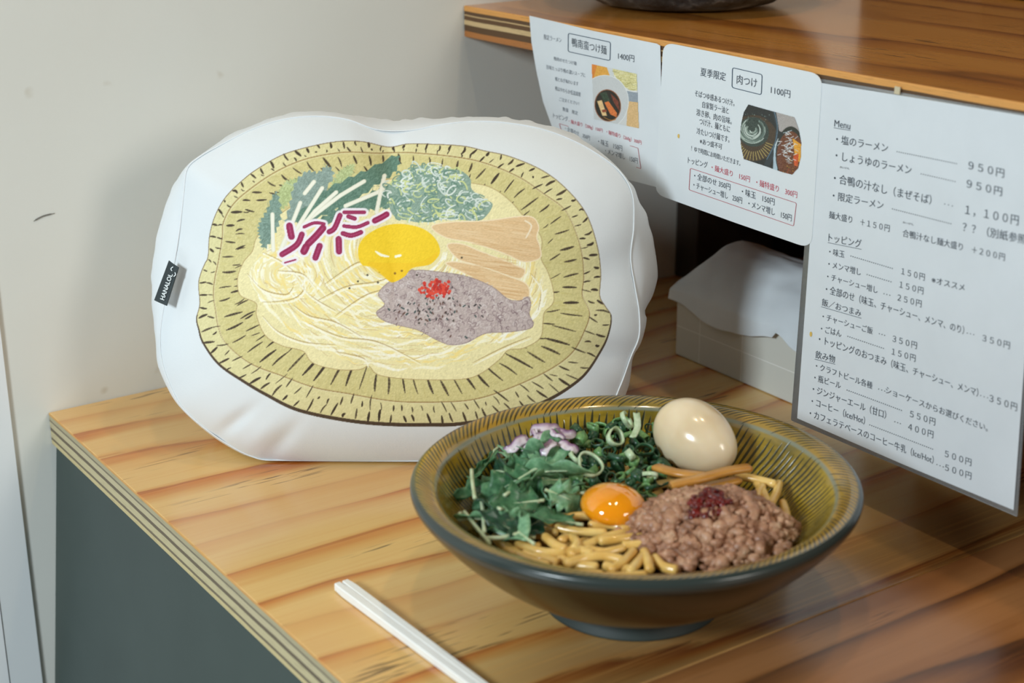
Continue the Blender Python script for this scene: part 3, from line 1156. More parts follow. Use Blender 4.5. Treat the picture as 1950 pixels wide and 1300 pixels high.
s1 = tag(empty('menu_sheet', (XS, -0.17, 0.16)), 'unlaminated white menu sheet curling at its lower corner, hung nearest the wall', 'menu')
S1 = Sheet(0.3573, curl1, (0.0, -1.0))
T1 = lambda P: tr_(P, 1000, 20, 3.94)
o1 = [(1008, 30), (1060, 42), (1130, 59), (1200, 73), (1250, 83), (1257, 87), (1258, 120), (1259, 200), (1258, 280), (1257, 358), (1200, 343), (1140, 322), (1090, 297), (1072, 276), (1052, 244), (1034, 193), (1021, 133), (1012, 80)]
paper('paper', S1, o1, 0.0003, M_PAPER, s1)


def t1(s, x0, y0, x1, y1, h, g='lettering', thin=0.0):
    S1.text(s, 1000 + x0 / 3.94, 20 + y0 / 3.94, 1000 + x1 / 3.94, 20 + y1 / 3.94, h / 3.94, g, thin)


t1('限定ラーメン', 140, 217, 272, 243, 40, 'small_lettering')
t1('鴨南蛮つけ麺', 350, 270, 610, 333, 68)
t1('1400円', 697, 366, 818, 388, 50)
t1('鴨肉のせたつけ麺', 215, 374, 385, 413, 30, 'small_lettering')
t1('旨味たっぷり鴨の濃いスープに', 160, 438, 452, 503, 32, 'small_lettering')
t1('鴨とねぎ味わいます', 225, 528, 398, 566, 32, 'small_lettering')
t1('鴨はやわらか低温調理', 225, 600, 415, 648, 34, 'small_lettering')
t1('ご注文ください！', 255, 678, 405, 712, 28, 'small_lettering')
t1('数量　限定', 280, 752, 395, 786, 30, 'small_lettering')
t1('トッピング', 210, 805, 320, 835, 40, 'small_lettering')
t1('・麺大盛り（200g）150円', 328, 848, 580, 920, 36, 'red_lettering')
t1('・麺特盛り（260g）300円', 610, 930, 872, 1012, 38, 'red_lettering')
t1('・全部のせ　350円', 300, 900, 485, 975, 36, 'small_lettering')
t1('・味玉　150円', 548, 1002, 728, 1056, 44, 'small_lettering')
t1('・メンマ増し　150円', 600, 1072, 845, 1150, 44, 'small_lettering')
S1.line(rounded(T1([(323, 170), (640, 238), (636, 376), (322, 308)]), 4), 1.3, 'title_frame', True)
S1.line(rounded(T1([(256, 848), (846, 1032), (868, 1186), (300, 1000)]), 1.2), 0.8, 'price_frame', True)
S1.finish(s1, INKS)
c1 = Canvas(1120, 115, 1222, 250, 3.0, (214, 214, 212))
A = lambda P: T1(P)
c1.fill(A([(490, 395), (612, 425), (650, 520), (490, 520)]), (232, 168, 66), 6)
c1.fill(A([(490, 395), (540, 405), (510, 520), (490, 520)]), (224, 120, 40), 6, 0.7)
c1.fill(A([(612, 425), (665, 440), (680, 520), (650, 530)]), (214, 216, 214), 2)
c1.fill(A([(655, 435), (850, 475), (850, 600), (800, 600), (720, 560), (670, 490)]), (222, 212, 150), 10, smooth=0)
for k in range(50):
    x, y = c1.rng.uniform(665, 840), c1.rng.uniform(445, 600)
    c1.stroke(A([(x - 18, y), (x, y + 6), (x + 18, y)]), 1.0, ((240, 234, 196), (176, 166, 100))[k % 2], 0.7)
c1.stroke(A([(670, 490), (720, 565), (790, 605), (845, 605)]), 2.0, (236, 236, 232), 0.9, smooth=6)
c1.fill(A([(750, 600), (860, 620), (860, 690), (770, 690)]), (150, 160, 170), 4)
c1.fill(A([(770, 680), (860, 690), (860, 890), (760, 870)]), (222, 184, 130), 6)
c1.fill(c1.ell(1000 + 590 / 3.94, 20 + 690 / 3.94, 185 / 3.94, 205 / 3.94, 0.2, 40), (206, 208, 208), 2)
c1.stroke(c1.ell(1000 + 590 / 3.94, 20 + 690 / 3.94, 185 / 3.94, 205 / 3.94, 0.2, 40), 1.2, (236, 238, 238), 0.9)
bw = c1.ell(1000 + 620 / 3.94, 20 + 712 / 3.94, 96 / 3.94, 118 / 3.94, -0.15, 40)
c1.fill(bw, (34, 30, 24), 6)
c1.stroke(bw, 1.6, (150, 84, 44), 0.9)
c1.fill(A([(560, 620), (610, 610), (640, 690), (600, 700)]), (46, 66, 48), 10)
c1.fill(A([(640, 620), (700, 680), (710, 760), (660, 680)]), (120, 54, 34), 14)
c1.fill(A([(540, 680), (575, 672), (615, 790), (580, 790)]), (232, 196, 140), 8)
c1.fill(A([(595, 690), (625, 680), (690, 770), (685, 800), (640, 780)]), (222, 120, 56), 10)
c1.fill(A([(575, 745), (610, 740), (612, 760), (580, 765)]), (150, 70, 40), 6)
c1.stroke(A([(590, 800), (640, 822), (680, 818)]), 1.4, (206, 140, 60), 0.7, smooth=5)
picture('photo', S1, T1([(497, 400), (838, 475), (855, 885), (515, 815)]), c1, 0.8, s1)

# --- second sheet: laminated card with rounded corners
s2 = tag(empty('menu_card', (XS, -0.318, 0.155)), 'laminated white card with rounded corners and a red frame, hung between two other menus', 'menu')
S2 = Sheet(0.3566, None, (0.042, -1.0))
paper('paper', S2, rounded([(1263, 80), (1412, 110), (1566, 142), (1545, 474), (1400, 424), (1248, 369)], [22, 0, 26, 26, 0, 18], 8), 0.0006, M_LAMI, s2)
U1 = lambda P: tr_(P, 1240, 80, 5.909)
U2 = lambda P: tr_(P, 1240, 260, 5.909)


def t2(s, x0, y0, x1, y1, h, oy=80, g='lettering', thin=0.0):
    S2.text(s, 1240 + x0 / 5.909, oy + y0 / 5.909, 1240 + x1 / 5.909, oy + y1 / 5.909, h / 5.909, g, thin)


t2('夏季限定', 552, 380, 836, 440, 96)
t2('肉つけ', 960, 468, 1188, 516, 105)
t2('1100円', 1345, 580, 1562, 632, 84)
t2('そばつゆ感あるつけ汁。', 490, 610, 935, 725, 72)
t2('自家製ラー油と', 573, 738, 870, 812, 74)
t2('溶き卵、肉の旨味。', 505, 825, 903, 930, 78)
t2('つけ汁、麺ともに', 540, 928, 884, 1022, 78)
t2('冷たいつけ麺です。', 510, 1035, 878, 1135, 76)
t2('※あつ盛不可', 545, 1145, 795, 1212, 66)
t2('！ゆで時間にお時間いただきます。', 450, 160, 1000, 332, 62, 260)
t2('トッピング', 412, 298, 632, 358, 72, 260)
t2('・麺大盛り　150円', 678, 378, 1108, 516, 70, 260, 'red_lettering')
t2('・麺特盛り　300円', 1180, 548, 1640, 694, 76, 260, 'red_lettering')
t2('・全部のせ 350円', 482, 475, 888, 606, 76, 260)
t2('・味玉　150円', 1018, 655, 1385, 776, 80, 260)
t2('・チャーシュー増し　250円', 474, 578, 1020, 758, 76, 260)
t2('・メンマ増し　150円', 1092, 790, 1578, 956, 80, 260)
S2.line(rounded(U1([(914, 288), (1248, 366), (1238, 594), (908, 512)]), 4.5), 1.3, 'title_frame', True)
S2.line(rounded(U2([(440, 355), (1634, 748), (1602, 1006), (424, 598)]), 3.0), 0.9, 'price_frame', True)
S2.add('grease_spot', c1.ell(1292, 259, 2.0, 4.2, 0, 14), [tuple(range(14))])
S2.finish(s2, INKS)
c2 = Canvas(1400, 190, 1535, 340, 3.0, (40, 44, 42))
B1 = U1
c2.fill(B1([(980, 680), (1400, 780), (1420, 1400), (980, 1400)]), (34, 38, 36), 4)
c2.fill(c2.ell(1240 + 1150 / 5.909, 80 + 1080 / 5.909, 46, 44, 0.3, 40), (70, 54, 36), 5)
for k in range(40):
    a = 0.3 + k * 0.075
    x, y = 1240 + 1150 / 5.909, 80 + 1075 / 5.909
    c2.stroke([(x + 26 * math.cos(a), y + 27 * math.sin(a)), (x + 44 * math.cos(a), y + 43 * math.sin(a))], 1.2 if k % 2 else 0.1, (206, 182, 104), 0.9)
c2.fill(c2.ell(1240 + 1150 / 5.909, 80 + 1010 / 5.909, 30, 28, 0.4, 40), (52, 66, 58), 8)
for k in range(46):
    a = c2.rng.uniform(-2.6, 0.6)
    r = c2.rng.uniform(5, 27)
    e = c2.ell(1240 + 1140 / 5.909 + c2.rng.normal(0, 2), 80 + 985 / 5.909, r, r * 0.95, 0.4, 14, a + 1.2, a + 3.2)
    c2.stroke(e, c2.rng.uniform(1.2, 2.2), ((196, 206, 196), (150, 164, 152), (92, 110, 100))[k % 3], 0.85)
for k in range(60):
    x, y = 1240 + c2.rng.uniform(1030, 1330) / 5.909, 80 + c2.rng.uniform(780, 900) / 5.909
    c2.dot(x, y, c2.rng.uniform(0.5, 1.3), ((26, 32, 30), (22, 26, 26), (120, 140, 130))[k % 3], 0.9)
c2.fill(B1([(1360, 760), (1400, 790), (1440, 950), (1400, 1250), (1330, 1400), (1250, 1420), (1390, 1120), (1405, 960)]), (46, 56, 60), 4)
c2.stroke(B1([(1385, 780), (1420, 950), (1395, 1130), (1300, 1320)]), 1.2, (110, 140, 160), 0.9, smooth=5)
c2.fill(B1([(1405, 780), (1680, 850), (1700, 1120), (1440, 1000)]), (172, 164, 160), 5)
c2.fill(B1([(1380, 1200), (1420, 1100), (1420, 1500), (1370, 1450)]), (176, 196, 206), 3)
c2.fill(c2.ell(1240 + 1560 / 5.909, 80 + 1250 / 5.909, 27, 51, 0.05, 40), (38, 44, 42), 4)
c2.fill(c2.ell(1240 + 1560 / 5.909, 80 + 1275 / 5.909, 25, 46, 0.05, 40), (110, 62, 40), 10)
c2.fill(B1([(1590, 1080), (1700, 1160), (1690, 1380), (1620, 1300)]), (228, 160, 50), 10)
c2.fill(B1([(1600, 1280), (1660, 1250), (1650, 1400), (1610, 1390)]), (206, 84, 40), 10)
for k in range(60):
    x, y = 1240 + c2.rng.normal(1545, 48) / 5.909, 80 + c2.rng.normal(1200, 80) / 5.909
    c2.stroke([(x - 3, y + c2.rng.normal(0, 3)), (x + 3, y + c2.rng.normal(0, 3))], 1.3, ((214, 222, 226), (196, 206, 212), (232, 236, 236))[k % 3], 0.85)
for k in range(50):
    x, y = 1240 + c2.rng.normal(1570, 45) / 5.909, 80 + c2.rng.normal(1460, 45) / 5.909
    c2.dot(x, y, c2.rng.uniform(0.6, 1.5), ((60, 40, 28), (170, 130, 50), (40, 44, 34), (176, 70, 40))[k % 4], 0.85)
bar = [(1425, 198.5), (1440, 203), (1480, 214), (1513, 223), (1521, 245), (1526, 272), (1525, 300), (1520, 320), (1508, 332.5), (1490, 328), (1450, 314), (1416, 303), (1411, 280), (1409, 258), (1411, 235), (1416, 214)]
picture('photo', S2, bar, c2, 0.8, s2)

# --- third sheet: tall menu in a clear sleeve
s3 = tag(empty('menu_sheet', (XS, -0.47, 0.04)), 'tall white price list in a clear sleeve, rightmost on the shelf edge', 'menu')
S3 = Sheet(0.3569, None, (0.062, -1.0))
o3 = [(1564, 158), (1760, 189), (1985, 226), (1930, 971), (1720, 884), (1518, 796)]
paper('paper', S3, o3, 0.0003, M_PAPER, s3)
t = NT('clear_film')
tb = t.n('ShaderNodeBsdfTransparent')
gl = t.n('ShaderNodeBsdfGlossy')
gl.inputs['Roughness'].default_value = 0.12
tb.inputs[0].default_value = (0.90, 0.91, 0.91, 1)
df = t.n('ShaderNodeBsdfDiffuse')
df.inputs[0].default_value = (0.75, 0.77, 0.78, 1)
m0 = t.n('ShaderNodeMixShader')
m0.inputs[0].default_value = 0.16
t.t.links.new(tb.outputs[0], m0.inputs[1])
t.t.links.new(df.outputs[0], m0.inputs[2])
mx = t.n('ShaderNodeMixShader')
fr = t.n('ShaderNodeFresnel')
fr.inputs[0].default_value = 1.45
t.t.links.new(t.math('ADD', fr.outputs[0], 0.03), mx.inputs[0])
t.t.links.new(m0.outputs[0], mx.inputs[1])
t.t.links.new(gl.outputs[0], mx.inputs[2])
t.t.links.new(mx.outputs[0], t.t.nodes['Material Output'].inputs[0])
M_FILM = t.m
S3b = Sheet(0.3576, None)
paper('clear_sleeve', S3b, rounded([(1557, 149), (1990, 223), (1937, 984), (1506, 800)], 3, 3), 0.0005, M_FILM, s3)['label'] = 'clear plastic sleeve'


def t3(s, x0, y0, x1, y1, h, c, g='lettering', under=False):
    ox, oy, k = {5: (1540, 150, 3.715), 6: (1520, 440, 4.535), 7: (1500, 640, 3.824)}[c]
    a = (ox + x0 / k, oy + y0 / k, ox + x1 / k, oy + y1 / k)
    if s is None:
        S3.dots(*a)
        return
    S3.text(s, *a, h / k, g)
    if under:
        S3.line([(a[0] - 1, a[1] + 2.2), (a[2] + 1, a[3] + 2.2)], 0.9)


D = None
for q in [('Menu', 180, 338, 292, 358, 48, 5, 'lettering', True),
          ('・塩のラーメン', 192, 455, 558, 520, 62, 5), (D, 625, 515, 1045, 600, 0, 5), ('９５０円', 1128, 642, 1380, 702, 62, 5),
          ('・しょうゆのラーメン', 188, 572, 724, 678, 62, 5), (D, 795, 672, 1035, 727, 0, 5), ('９５０円', 1116, 772, 1365, 832, 62, 5),
          ('あいがも', 220, 630, 285, 642, 14, 5),
          ('・合鴨の汁なし（まぜそば）', 176, 735, 865, 892, 70, 5), (D, 962, 885, 1016, 899, 0, 5), ('１，１００円', 1104, 962, 1482, 1040, 70, 5),
          ('・限定ラーメン', 168, 855, 526, 926, 62, 5), (D, 592, 920, 1005, 1025, 0, 5), ('？？（別紙参照）', 1085, 1080, 1560, 1178, 70, 5),
          ('麺大盛り　＋１５０円', 142, 985, 570, 1084, 52, 5), ('あいがも', 665, 1020, 740, 1038, 14, 5),
          ('合鴨汁なし麺大盛り　＋２００円', 662, 1115, 1385, 1288, 54, 5),
          ('トッピング', 138, 1150, 370, 1198, 60, 5, 'lettering', True),
          ('・味玉', 265, 206, 397, 232, 62, 6), (D, 455, 215, 812, 322, 0, 6), ('１５０円', 888, 375, 1090, 430, 60, 6), ('※オススメ', 1150, 445, 1435, 517, 56, 6),
          ('・メンマ増し', 258, 312, 538, 385, 62, 6), (D, 595, 375, 800, 437, 0, 6), ('１５０円', 872, 490, 1078, 548, 60, 6),
          ('・チャーシュー増し', 248, 420, 683, 540, 62, 6), (D, 740, 540, 790, 553, 0, 6), ('２５０円', 855, 602, 1062, 660, 60, 6),
          ('・全部のせ（味玉、チャーシュー、メンマ、のり）', 236, 535, 1430, 893, 74, 6), (D, 1460, 880, 1515, 893, 0, 6), ('３５０円', 1588, 952, 1825, 1020, 62, 6),
          ('飯／おつまみ', 202, 642, 540, 742, 64, 6, 'lettering', True),
          ('・チャーシューご飯', 208, 765, 640, 893, 62, 6), (D, 700, 885, 746, 899, 0, 6), ('３５０円', 812, 957, 1022, 1020, 60, 6),
          ('・ごはん', 194, 868, 370, 914, 60, 6), (D, 428, 908, 735, 1012, 0, 6), ('１５０円', 805, 1068, 1010, 1130, 60, 6),
          ('・トッピングのおつまみ（味玉、チャーシュー、メンマ）', 225, 50, 1385, 442, 62, 7), (D, 1405, 432, 1455, 448, 0, 7), ('３５０円', 1466, 478, 1668, 547, 56, 7),
          ('飲み物', 200, 158, 342, 196, 56, 7, 'lettering', True),
          ('・クラフトビール各種', 204, 240, 614, 386, 52, 7), (D, 662, 384, 706, 399, 0, 7), ('ショーケースからお選びください。', 712, 415, 1455, 695, 52, 7),
          ('・瓶ビール', 192, 325, 384, 385, 52, 7), (D, 432, 392, 828, 540, 0, 7), ('５５０円', 888, 590, 1072, 652, 52, 7),
          ('・ジンジャーエール（甘口）', 180, 412, 714, 604, 60, 7), (D, 780, 622, 820, 636, 0, 7), ('４００円', 876, 684, 1058, 744, 52, 7),
          ('・コーヒー（Ice/Hot）', 172, 500, 560, 646, 60, 7), (D, 597, 645, 1055, 822, 0, 7), ('５００円', 1142, 880, 1335, 947, 52, 7),
          ('・カフェラテベースのコーヒー牛乳（Ice/Hot）', 158, 588, 1060, 932, 60, 7), (D, 1086, 934, 1132, 951, 0, 7), ('５００円', 1144, 980, 1335, 1046, 52, 7)]:
    t3(*q)
q0, q1 = S3.pt(1705, 164), S3.pt(1714, 180)
obj_bm('tape_tab', box_bm(S3.X - 0.0006, S3.X + 0.0002, min(q0[1], q1[1]), max(q0[1], q1[1]), q1[2], q0[2]), plain('cream_tape', (206, 192, 160), 0.5), s3)
S3.add('grease_spot', c1.ell(1544, 636, 2.4, 5, 0, 14), [tuple(range(14))])
S3.finish(s3, INKS)

# lettering of the cushion's tag
gv_, gf_ = glyphs('HANALOL', 0.02)


def tag_pt(x, y, off=0.0009):
    return hit(x, y, TN, tc[0] + TN * off)


b0, b1 = np.array([312.6, 572.0]), np.array([329.3, 522.5])
upv = np.array([-0.90, -0.34]) * 9.0
V = [tag_pt(*(b0 + g[0] * (b1 - b0) + g[1] * upv)) for g in gv_]
F = list(gf_)


def strip2(P, w):
    P = catmull(P, 6)
    T = np.gradient(P, axis=0)
    T /= np.linalg.norm(T, axis=1)[:, None]
    N = np.stack([-T[:, 1], T[:, 0]], 1) * w / 2
    b = len(V)
    V.extend(tag_pt(*q) for q in np.concatenate([P + N, P - N]))
    n = len(P)
    F.extend((b + i, b + i + 1, b + n + i + 1, b + n + i) for i in range(n - 1))


strip2([(329.8, 507.8), (326.3, 510.2), (325.6, 512.8), (327.4, 515.6)], 1.7)
strip2([(333.0, 518.4), (334.2, 522.0), (333.2, 524.4), (330.6, 526.2)], 1.7)
link('lettering', mesh_py('lettering', V, F), plain('white_thread', (226, 232, 232), 0.6), tagm, False)

# ------------------------------------------------------------------ box of napkins under the shelf
def grid_lines_mat():
    t = NT('box_card')
    x, y, z = t.xyz(t.coord())

    def near(v, pos, w):
        return t.math('LESS_THAN', t.math('ABSOLUTE', t.math('SUBTRACT', v, pos)), w)
    m = near(z, 0.0245, 0.00035)
    for p in (-0.1935, -0.241, -0.2985, -0.348, -0.395):
        m = t.math('MAXIMUM', m, near(y, p, 0.00035))
    for p in (0.487, 0.530):
        m = t.math('MAXIMUM', m, near(x, p, 0.00035))
    return t.p(color=t.mix(m, rgba(206, 206, 198), rgba(232, 232, 228)), rough=0.6)


nb = tag(empty('tissue_box', (0.50, -0.29, 0.0)), 'pale cardboard tissue box with a thin grid of white lines, under the shelf', 'box')
obj_bm('carton', box_bm(0.445, 0.565, -0.415, -0.1655, 0.0003, 0.053, 0.0012), grid_lines_mat(), nb)
# the sheet pulled over it
XW = np.linspace(0, 1, 60)
YW = np.linspace(0, 1, 70)
V = []
for b in YW:
    y = -0.160 - 0.262 * b
    for a in XW:
        # a runs from the front hem, over the box edge, up to the ridge and down behind
        hem = 0.047 - 0.009 * math.sin(PI * min(b * 2.1, 1.0)) ** 2 + 0.004 * math.sin(b * 31.0) * (b > 0.45) - 0.006 * max(0, b - 0.5)
        if a < 0.28:
            s = a / 0.28
            x = 0.4435 - 0.0012 - 0.004 * (1 - s) * (0.4 + 0.6 * math.sin(b * 9) ** 2)
            z = hem + (0.0545 - hem) * s
        else:
            s = (a - 0.28) / 0.72
            x = 0.4425 + 0.085 * s
            ridge = 0.034 * math.sin(PI * min(s * 0.85, 1)) ** 0.8
            end = min(1.0, b / 0.075) ** 0.8
            z = 0.0545 + ridge * (0.30 + 0.70 * end) * (1 - 0.10 * math.sin(b * 5.0))
        z += 0.0022 * mnoise.noise((x * 40, y * 30, 1.7)) + 0.0012 * mnoise.noise((x * 90, y * 80, 4.0))
        V.append((x, y, max(z, 0.004) if a < 0.28 else max(z, 0.0536)))
me = mesh_np('tissue', np.array(V), grid_faces(60, 70))
tis = link('tissue', me, mottled('thin_white_paper', (212, 219, 224), (222, 229, 234), 20.0, 0.5), None)
md = tis.modifiers.new('thickness', 'SOLIDIFY')
md.thickness = 0.0004
md.offset = 1
tag(tis, 'thin white sheet of paper draped over the tissue box under the shelf', 'paper')

# ------------------------------------------------------------------ stone bowl and tray on the shelf
CX, CY = 0.497, -0.104
prof = [(0.0, 0.0), (0.030, 0.0002), (0.052, 0.0012), (0.066, 0.006), (0.080, 0.016), (0.092, 0.030), (0.098, 0.048), (0.099, 0.066), (0.096, 0.070), (0.091, 0.066), (0.086, 0.045), (0.070, 0.022), (0.04, 0.012), (0.0, 0.010)]
pr = catmull(prof, 5)
V, F = lathe([(max(a, 0.0) * 1.12, b) for a, b in pr], 120)
for i in range(len(V)):
    n = mnoise.noise(Vector(V[i]) * 28) * 0.003 + mnoise.noise(Vector(V[i]) * 75) * 0.0012
    rr_ = math.hypot(V[i][0], V[i][1])
    if rr_ > 0.02:
        V[i][:2] *= 1 + n / rr_
    V[i][2] = max(V[i][2] + (n * 0.4 if V[i][2] > 0.004 else 0), 0.0)
t = NT('dark_stone')
a = t.noise(t.coord(), 45.0, 5.0, 0.65)
c = t.ramp(a, [(0.35, rgba(26, 28, 30)), (0.52, rgba(66, 70, 72)), (0.70, rgba(150, 152, 148))])
t.bump(a, 0.7, 0.003)
m_stone = t.p(color=c, rough=0.5)
st = link('stone_bowl', mesh_np('stone_bowl', V + np.array([CX, CY, ZS1 + 0.0003]), F), m_stone)
on_shelf(st.data)
tag(st, 'rough dark grey stone bowl standing on the shelf, cut off at the top', 'bowl')
bm = box_bm(0.7075, 0.795, -0.62, -0.215, ZS1 + 0.0003, ZS1 + 0.030, 0.003)
tray = obj_bm('serving_tray', bm, M_BLACK)
on_shelf(tray.data)
tag(tray, 'flat black tray or box lying at the right end of the shelf', 'tray')

# ------------------------------------------------------------------ chopsticks
A0, A1 = on_z(650, 1111, 0.0035), on_z(905, 1300, 0.0035)
dr = (A1 - A0)
dr[2] = 0
dr /= np.linalg.norm(dr)
sd = np.array([-dr[1], dr[0], 0])
LEN = 0.205
ch = tag(empty('chopsticks', (A0[0], A0[1], 0.0)), 'pair of joined white wooden chopsticks lying on the counter in front of the bowl', 'chopsticks')
M_CHOP = mottled('pale_birch', (244, 243, 239), (250, 250, 247), 60.0, 0.55)
for s in (-1, 1):
    bm = bmesh.new()
    rings = []
    n = 24
    for k in range(n + 1):
        t_ = k / n
        w = 0.0025 - 0.0006 * t_
        if t_ < 0.012:
            w -= 0.0006
        h = 0.0026 - 0.0007 * t_
        if t_ < 0.012:
            h -= 0.0004
        c0 = A0 + dr * LEN * t_ + sd * s * (0.00252 - 0.0006 * t_)
        ring = []
        for dx, dz in ((-1, -.85), (-.85, -1), (.85, -1), (1, -.85), (1, .76), (.80, 1), (-.80, 1), (-1, .76)):
            ring.append(bm.verts.new(c0 + sd * dx * w + np.array([0, 0, h * dz - c0[2] + 0.0029 - 0.0005 * t_])))
        rings.append(ring)
    for a, b in zip(rings, rings[1:]):
        for k in range(8):
            bm.faces.new((a[k], a[(k + 1) % 8], b[(k + 1) % 8], b[k]))
    bm.faces.new(rings[0][::-1])
    bm.faces.new(rings[-1])
    bmesh.ops.recalc_face_normals(bm, faces=bm.faces[:])
    obj_bm('stick', bm, M_CHOP, ch)

# ------------------------------------------------------------------ ramen bowl
BX, BY = 0.1729, -0.4538
bowl = tag(empty('ramen_bowl', (BX, BY, 0.0)), 'wide olive glazed ceramic bowl with dark chatter marks, filled with noodles', 'bowl')


def glaze():
    t = NT('olive_glaze')
    x, y, z = t.xyz(t.coord())
    ang = t.math('DIVIDE', t.math('ARCTAN2', y, x), 2 * PI)
    r = t.math('SQRT', t.math('ADD', t.math('MULTIPLY', x, x), t.math('MULTIPLY', y, y)))
    wob = t.math('SUBTRACT', t.noise(t.coord(), 30.0, 2.0), 0.5)
    wob2 = t.math('SUBTRACT', t.noise(t.coord(), 160.0, 2.0), 0.5)

    def row(N, r0, r1, w, tilt, ph):
        u = t.math('ADD', t.math('MULTIPLY', ang, N), t.math('MULTIPLY', r, tilt))
        u = t.math('ADD', u, t.math('ADD', t.math('MULTIPLY', wob, 0.8), ph))
        d = t.math('ABSOLUTE', t.math('SUBTRACT', t.math('FRACT', u), 0.5))
        cell = t.n('ShaderNodeTexWhiteNoise', noise_dimensions='1D')
        t.set(cell, 'W', t.math('FLOOR', u))
        rj = t.math('ADD', r, t.math('MULTIPLY', t.math('SUBTRACT', cell.outputs[0], 0.5), 0.004))
        v = t.math('DIVIDE', t.math('SUBTRACT', rj, r0), r1 - r0)
        prof = t.math('MULTIPLY', t.math('MULTIPLY', v, t.math('SUBTRACT', 1.0, v)), 4.0)
        prof = t.math('MAXIMUM', prof, 0.0)
        ww = t.math('MULTIPLY', t.math('POWER', prof, 0.6), w)
        ww = t.math('ADD', ww, t.math('MULTIPLY', wob2, 0.05))
        dd = t.math('SUBTRACT', ww, d)
        m = t.math('MULTIPLY', t.smooth(dd, -0.01, 0.09), t.math('GREATER_THAN', prof, 0.001))
        return m
    m = row(150, 0.1050, 0.087, 0.27, 60, 0.0)
    m = t.math('MAXIMUM', m, row(150, 0.091, 0.074, 0.25, 60, 0.45))
    m = t.math('MAXIMUM', m, row(150, 0.077, 0.055, 0.25, 60, 0.1))
    lip = row(190, 0.1190, 0.1075, 0.30, 330, 0.3)
    m = t.math('MAXIMUM', m, t.math('MULTIPLY', lip, 0.9))
    top = t.math('GREATER_THAN', z, 0.0)
    big = t.noise(t.coord(), 22.0, 3.0, 0.55)
    fine = t.noise(t.coord((1, 1, 4)), 90.0, 3.0, 0.6)
    wall = t.ramp(t.math('ADD', t.math('MULTIPLY', big, 0.7), t.math('MULTIPLY', fine, 0.3)), [(0.32, rgba(104, 92, 34)), (0.5, rgba(150, 124, 38)), (0.68, rgba(178, 150, 52))])
    lipc = t.ramp(big, [(0.3, rgba(126, 108, 46)), (0.55, rgba(180, 140, 52)), (0.75, rgba(146, 130, 66))])
    on_lip = t.smooth(r, 0.1060, 0.1075)
    c = t.mix(on_lip, wall, lipc)
    edge = t.math('SUBTRACT', t.smooth(r, 0.1050, 0.1060), t.smooth(r, 0.1066, 0.1078))
    c = t.mix(t.math('MULTIPLY', edge, 0.75), c, rgba(126, 136, 124))
    c = t.mix(t.smooth(r, 0.1160, 0.1182), c, rgba(66, 74, 68))
    c = t.mix(t.math('MULTIPLY', m, 0.92), c, rgba(36, 42, 30))
    t.bump(t.math('ADD', t.math('MULTIPLY', m, -1.0), t.math('MULTIPLY', fine, 0.2)), 0.5, 0.0008)
    return t.p(color=c, rough=0.16, coat=0.4, coat_rough=0.08)


def outer_glaze():
    t = NT('dark_olive_glaze')
    x, y, z = t.xyz(t.coord())
    big = t.noise(t.coord((1, 1, 3)), 16.0, 3.0, 0.55)
    c = t.ramp(big, [(0.3, rgba(30, 27, 14)), (0.7, rgba(48, 42, 20))])
    c = t.mix(t.smooth(z, 0.063, 0.069), c, rgba(52, 60, 57))
    return t.p(color=c, rough=0.25, spec=0.4, coat=0.15, coat_rough=0.15)


IN_PROF = [(0.0, 0.022), (0.030, 0.0232), (0.050, 0.0262), (0.070, 0.033), (0.083, 0.042), (0.093, 0.0525), (0.100, 0.0605), (0.1045, 0.0668), (0.1066, 0.0692), (0.1095, 0.0711), (0.1140, 0.0726), (0.1178, 0.0728)]
OUT_PROF = [(0.1178, 0.0728), (0.1197, 0.0710), (0.1200, 0.0685), (0.1188, 0.0655), (0.1155, 0.0608), (0.1082, 0.0520), (0.0985, 0.0420), (0.0865, 0.0315), (0.0735, 0.0220), (0.061, 0.0150), (0.0475, 0.0118)]
FOOT = [(0.0475, 0.0122), (0.0464, 0.0100), (0.0476, 0.0048), (0.0494, 0.0018), (0.0492, 0.0003), (0.0440, 0.0002), (0.0425, 0.0040), (0.030, 0.0060), (0.0, 0.0060)]


def child_local(name, V, F, mat, parent):
    o = link(name, mesh_np(name, V, F), mat)
    o.parent = parent
    return o


V, F = lathe([(max(a, 0), b) for a, b in catmull(IN_PROF, 5)], 256)
child_local('inner_wall', V, F[:, ::1], glaze(), bowl)['label'] = 'yellow olive glaze with rows of dark dashes'
V, F = lathe([(max(a, 0), b) for a, b in catmull(OUT_PROF, 5)], 256)
child_local('outer_wall', V, F[:, ::-1], outer_glaze(), bowl)['label'] = 'dark olive outside with blue grey rim'
V, F = lathe([(max(a, 0), b) for a, b in catmull(FOOT, 3)], 160)
child_local('foot_ring', V, F[:, ::-1], mottled('teal_glaze', (30, 40, 37), (42, 53, 49), 20.0, 0.6), bowl)


def inner_r(z):
    zz = [b for a, b in IN_PROF]
    aa = [a for a, b in IN_PROF]
    return float(np.interp(z, zz, aa))


def inner_z(r):
    zz = [b for a, b in IN_PROF]
    aa = [a for a, b in IN_PROF]
    return float(np.interp(r, aa, zz))

# ------------------------------------------------------------------ food in the bowl
RN = random.Random(7)
BC = np.array([BX, BY])


def keep_in(P, pad=0.002):
    """push points of a path inside the bowl's wall"""
    P = np.array(P, float)
    for q in P:
        d = q[:2] - BC
        r = np.linalg.norm(d)
        R = inner_r(q[2]) - pad
        if r > R:
            q[:2] = BC + d / r * R
        q[2] = max(q[2], inner_z(min(r, 0.1)) + pad * 0.6)
    return P


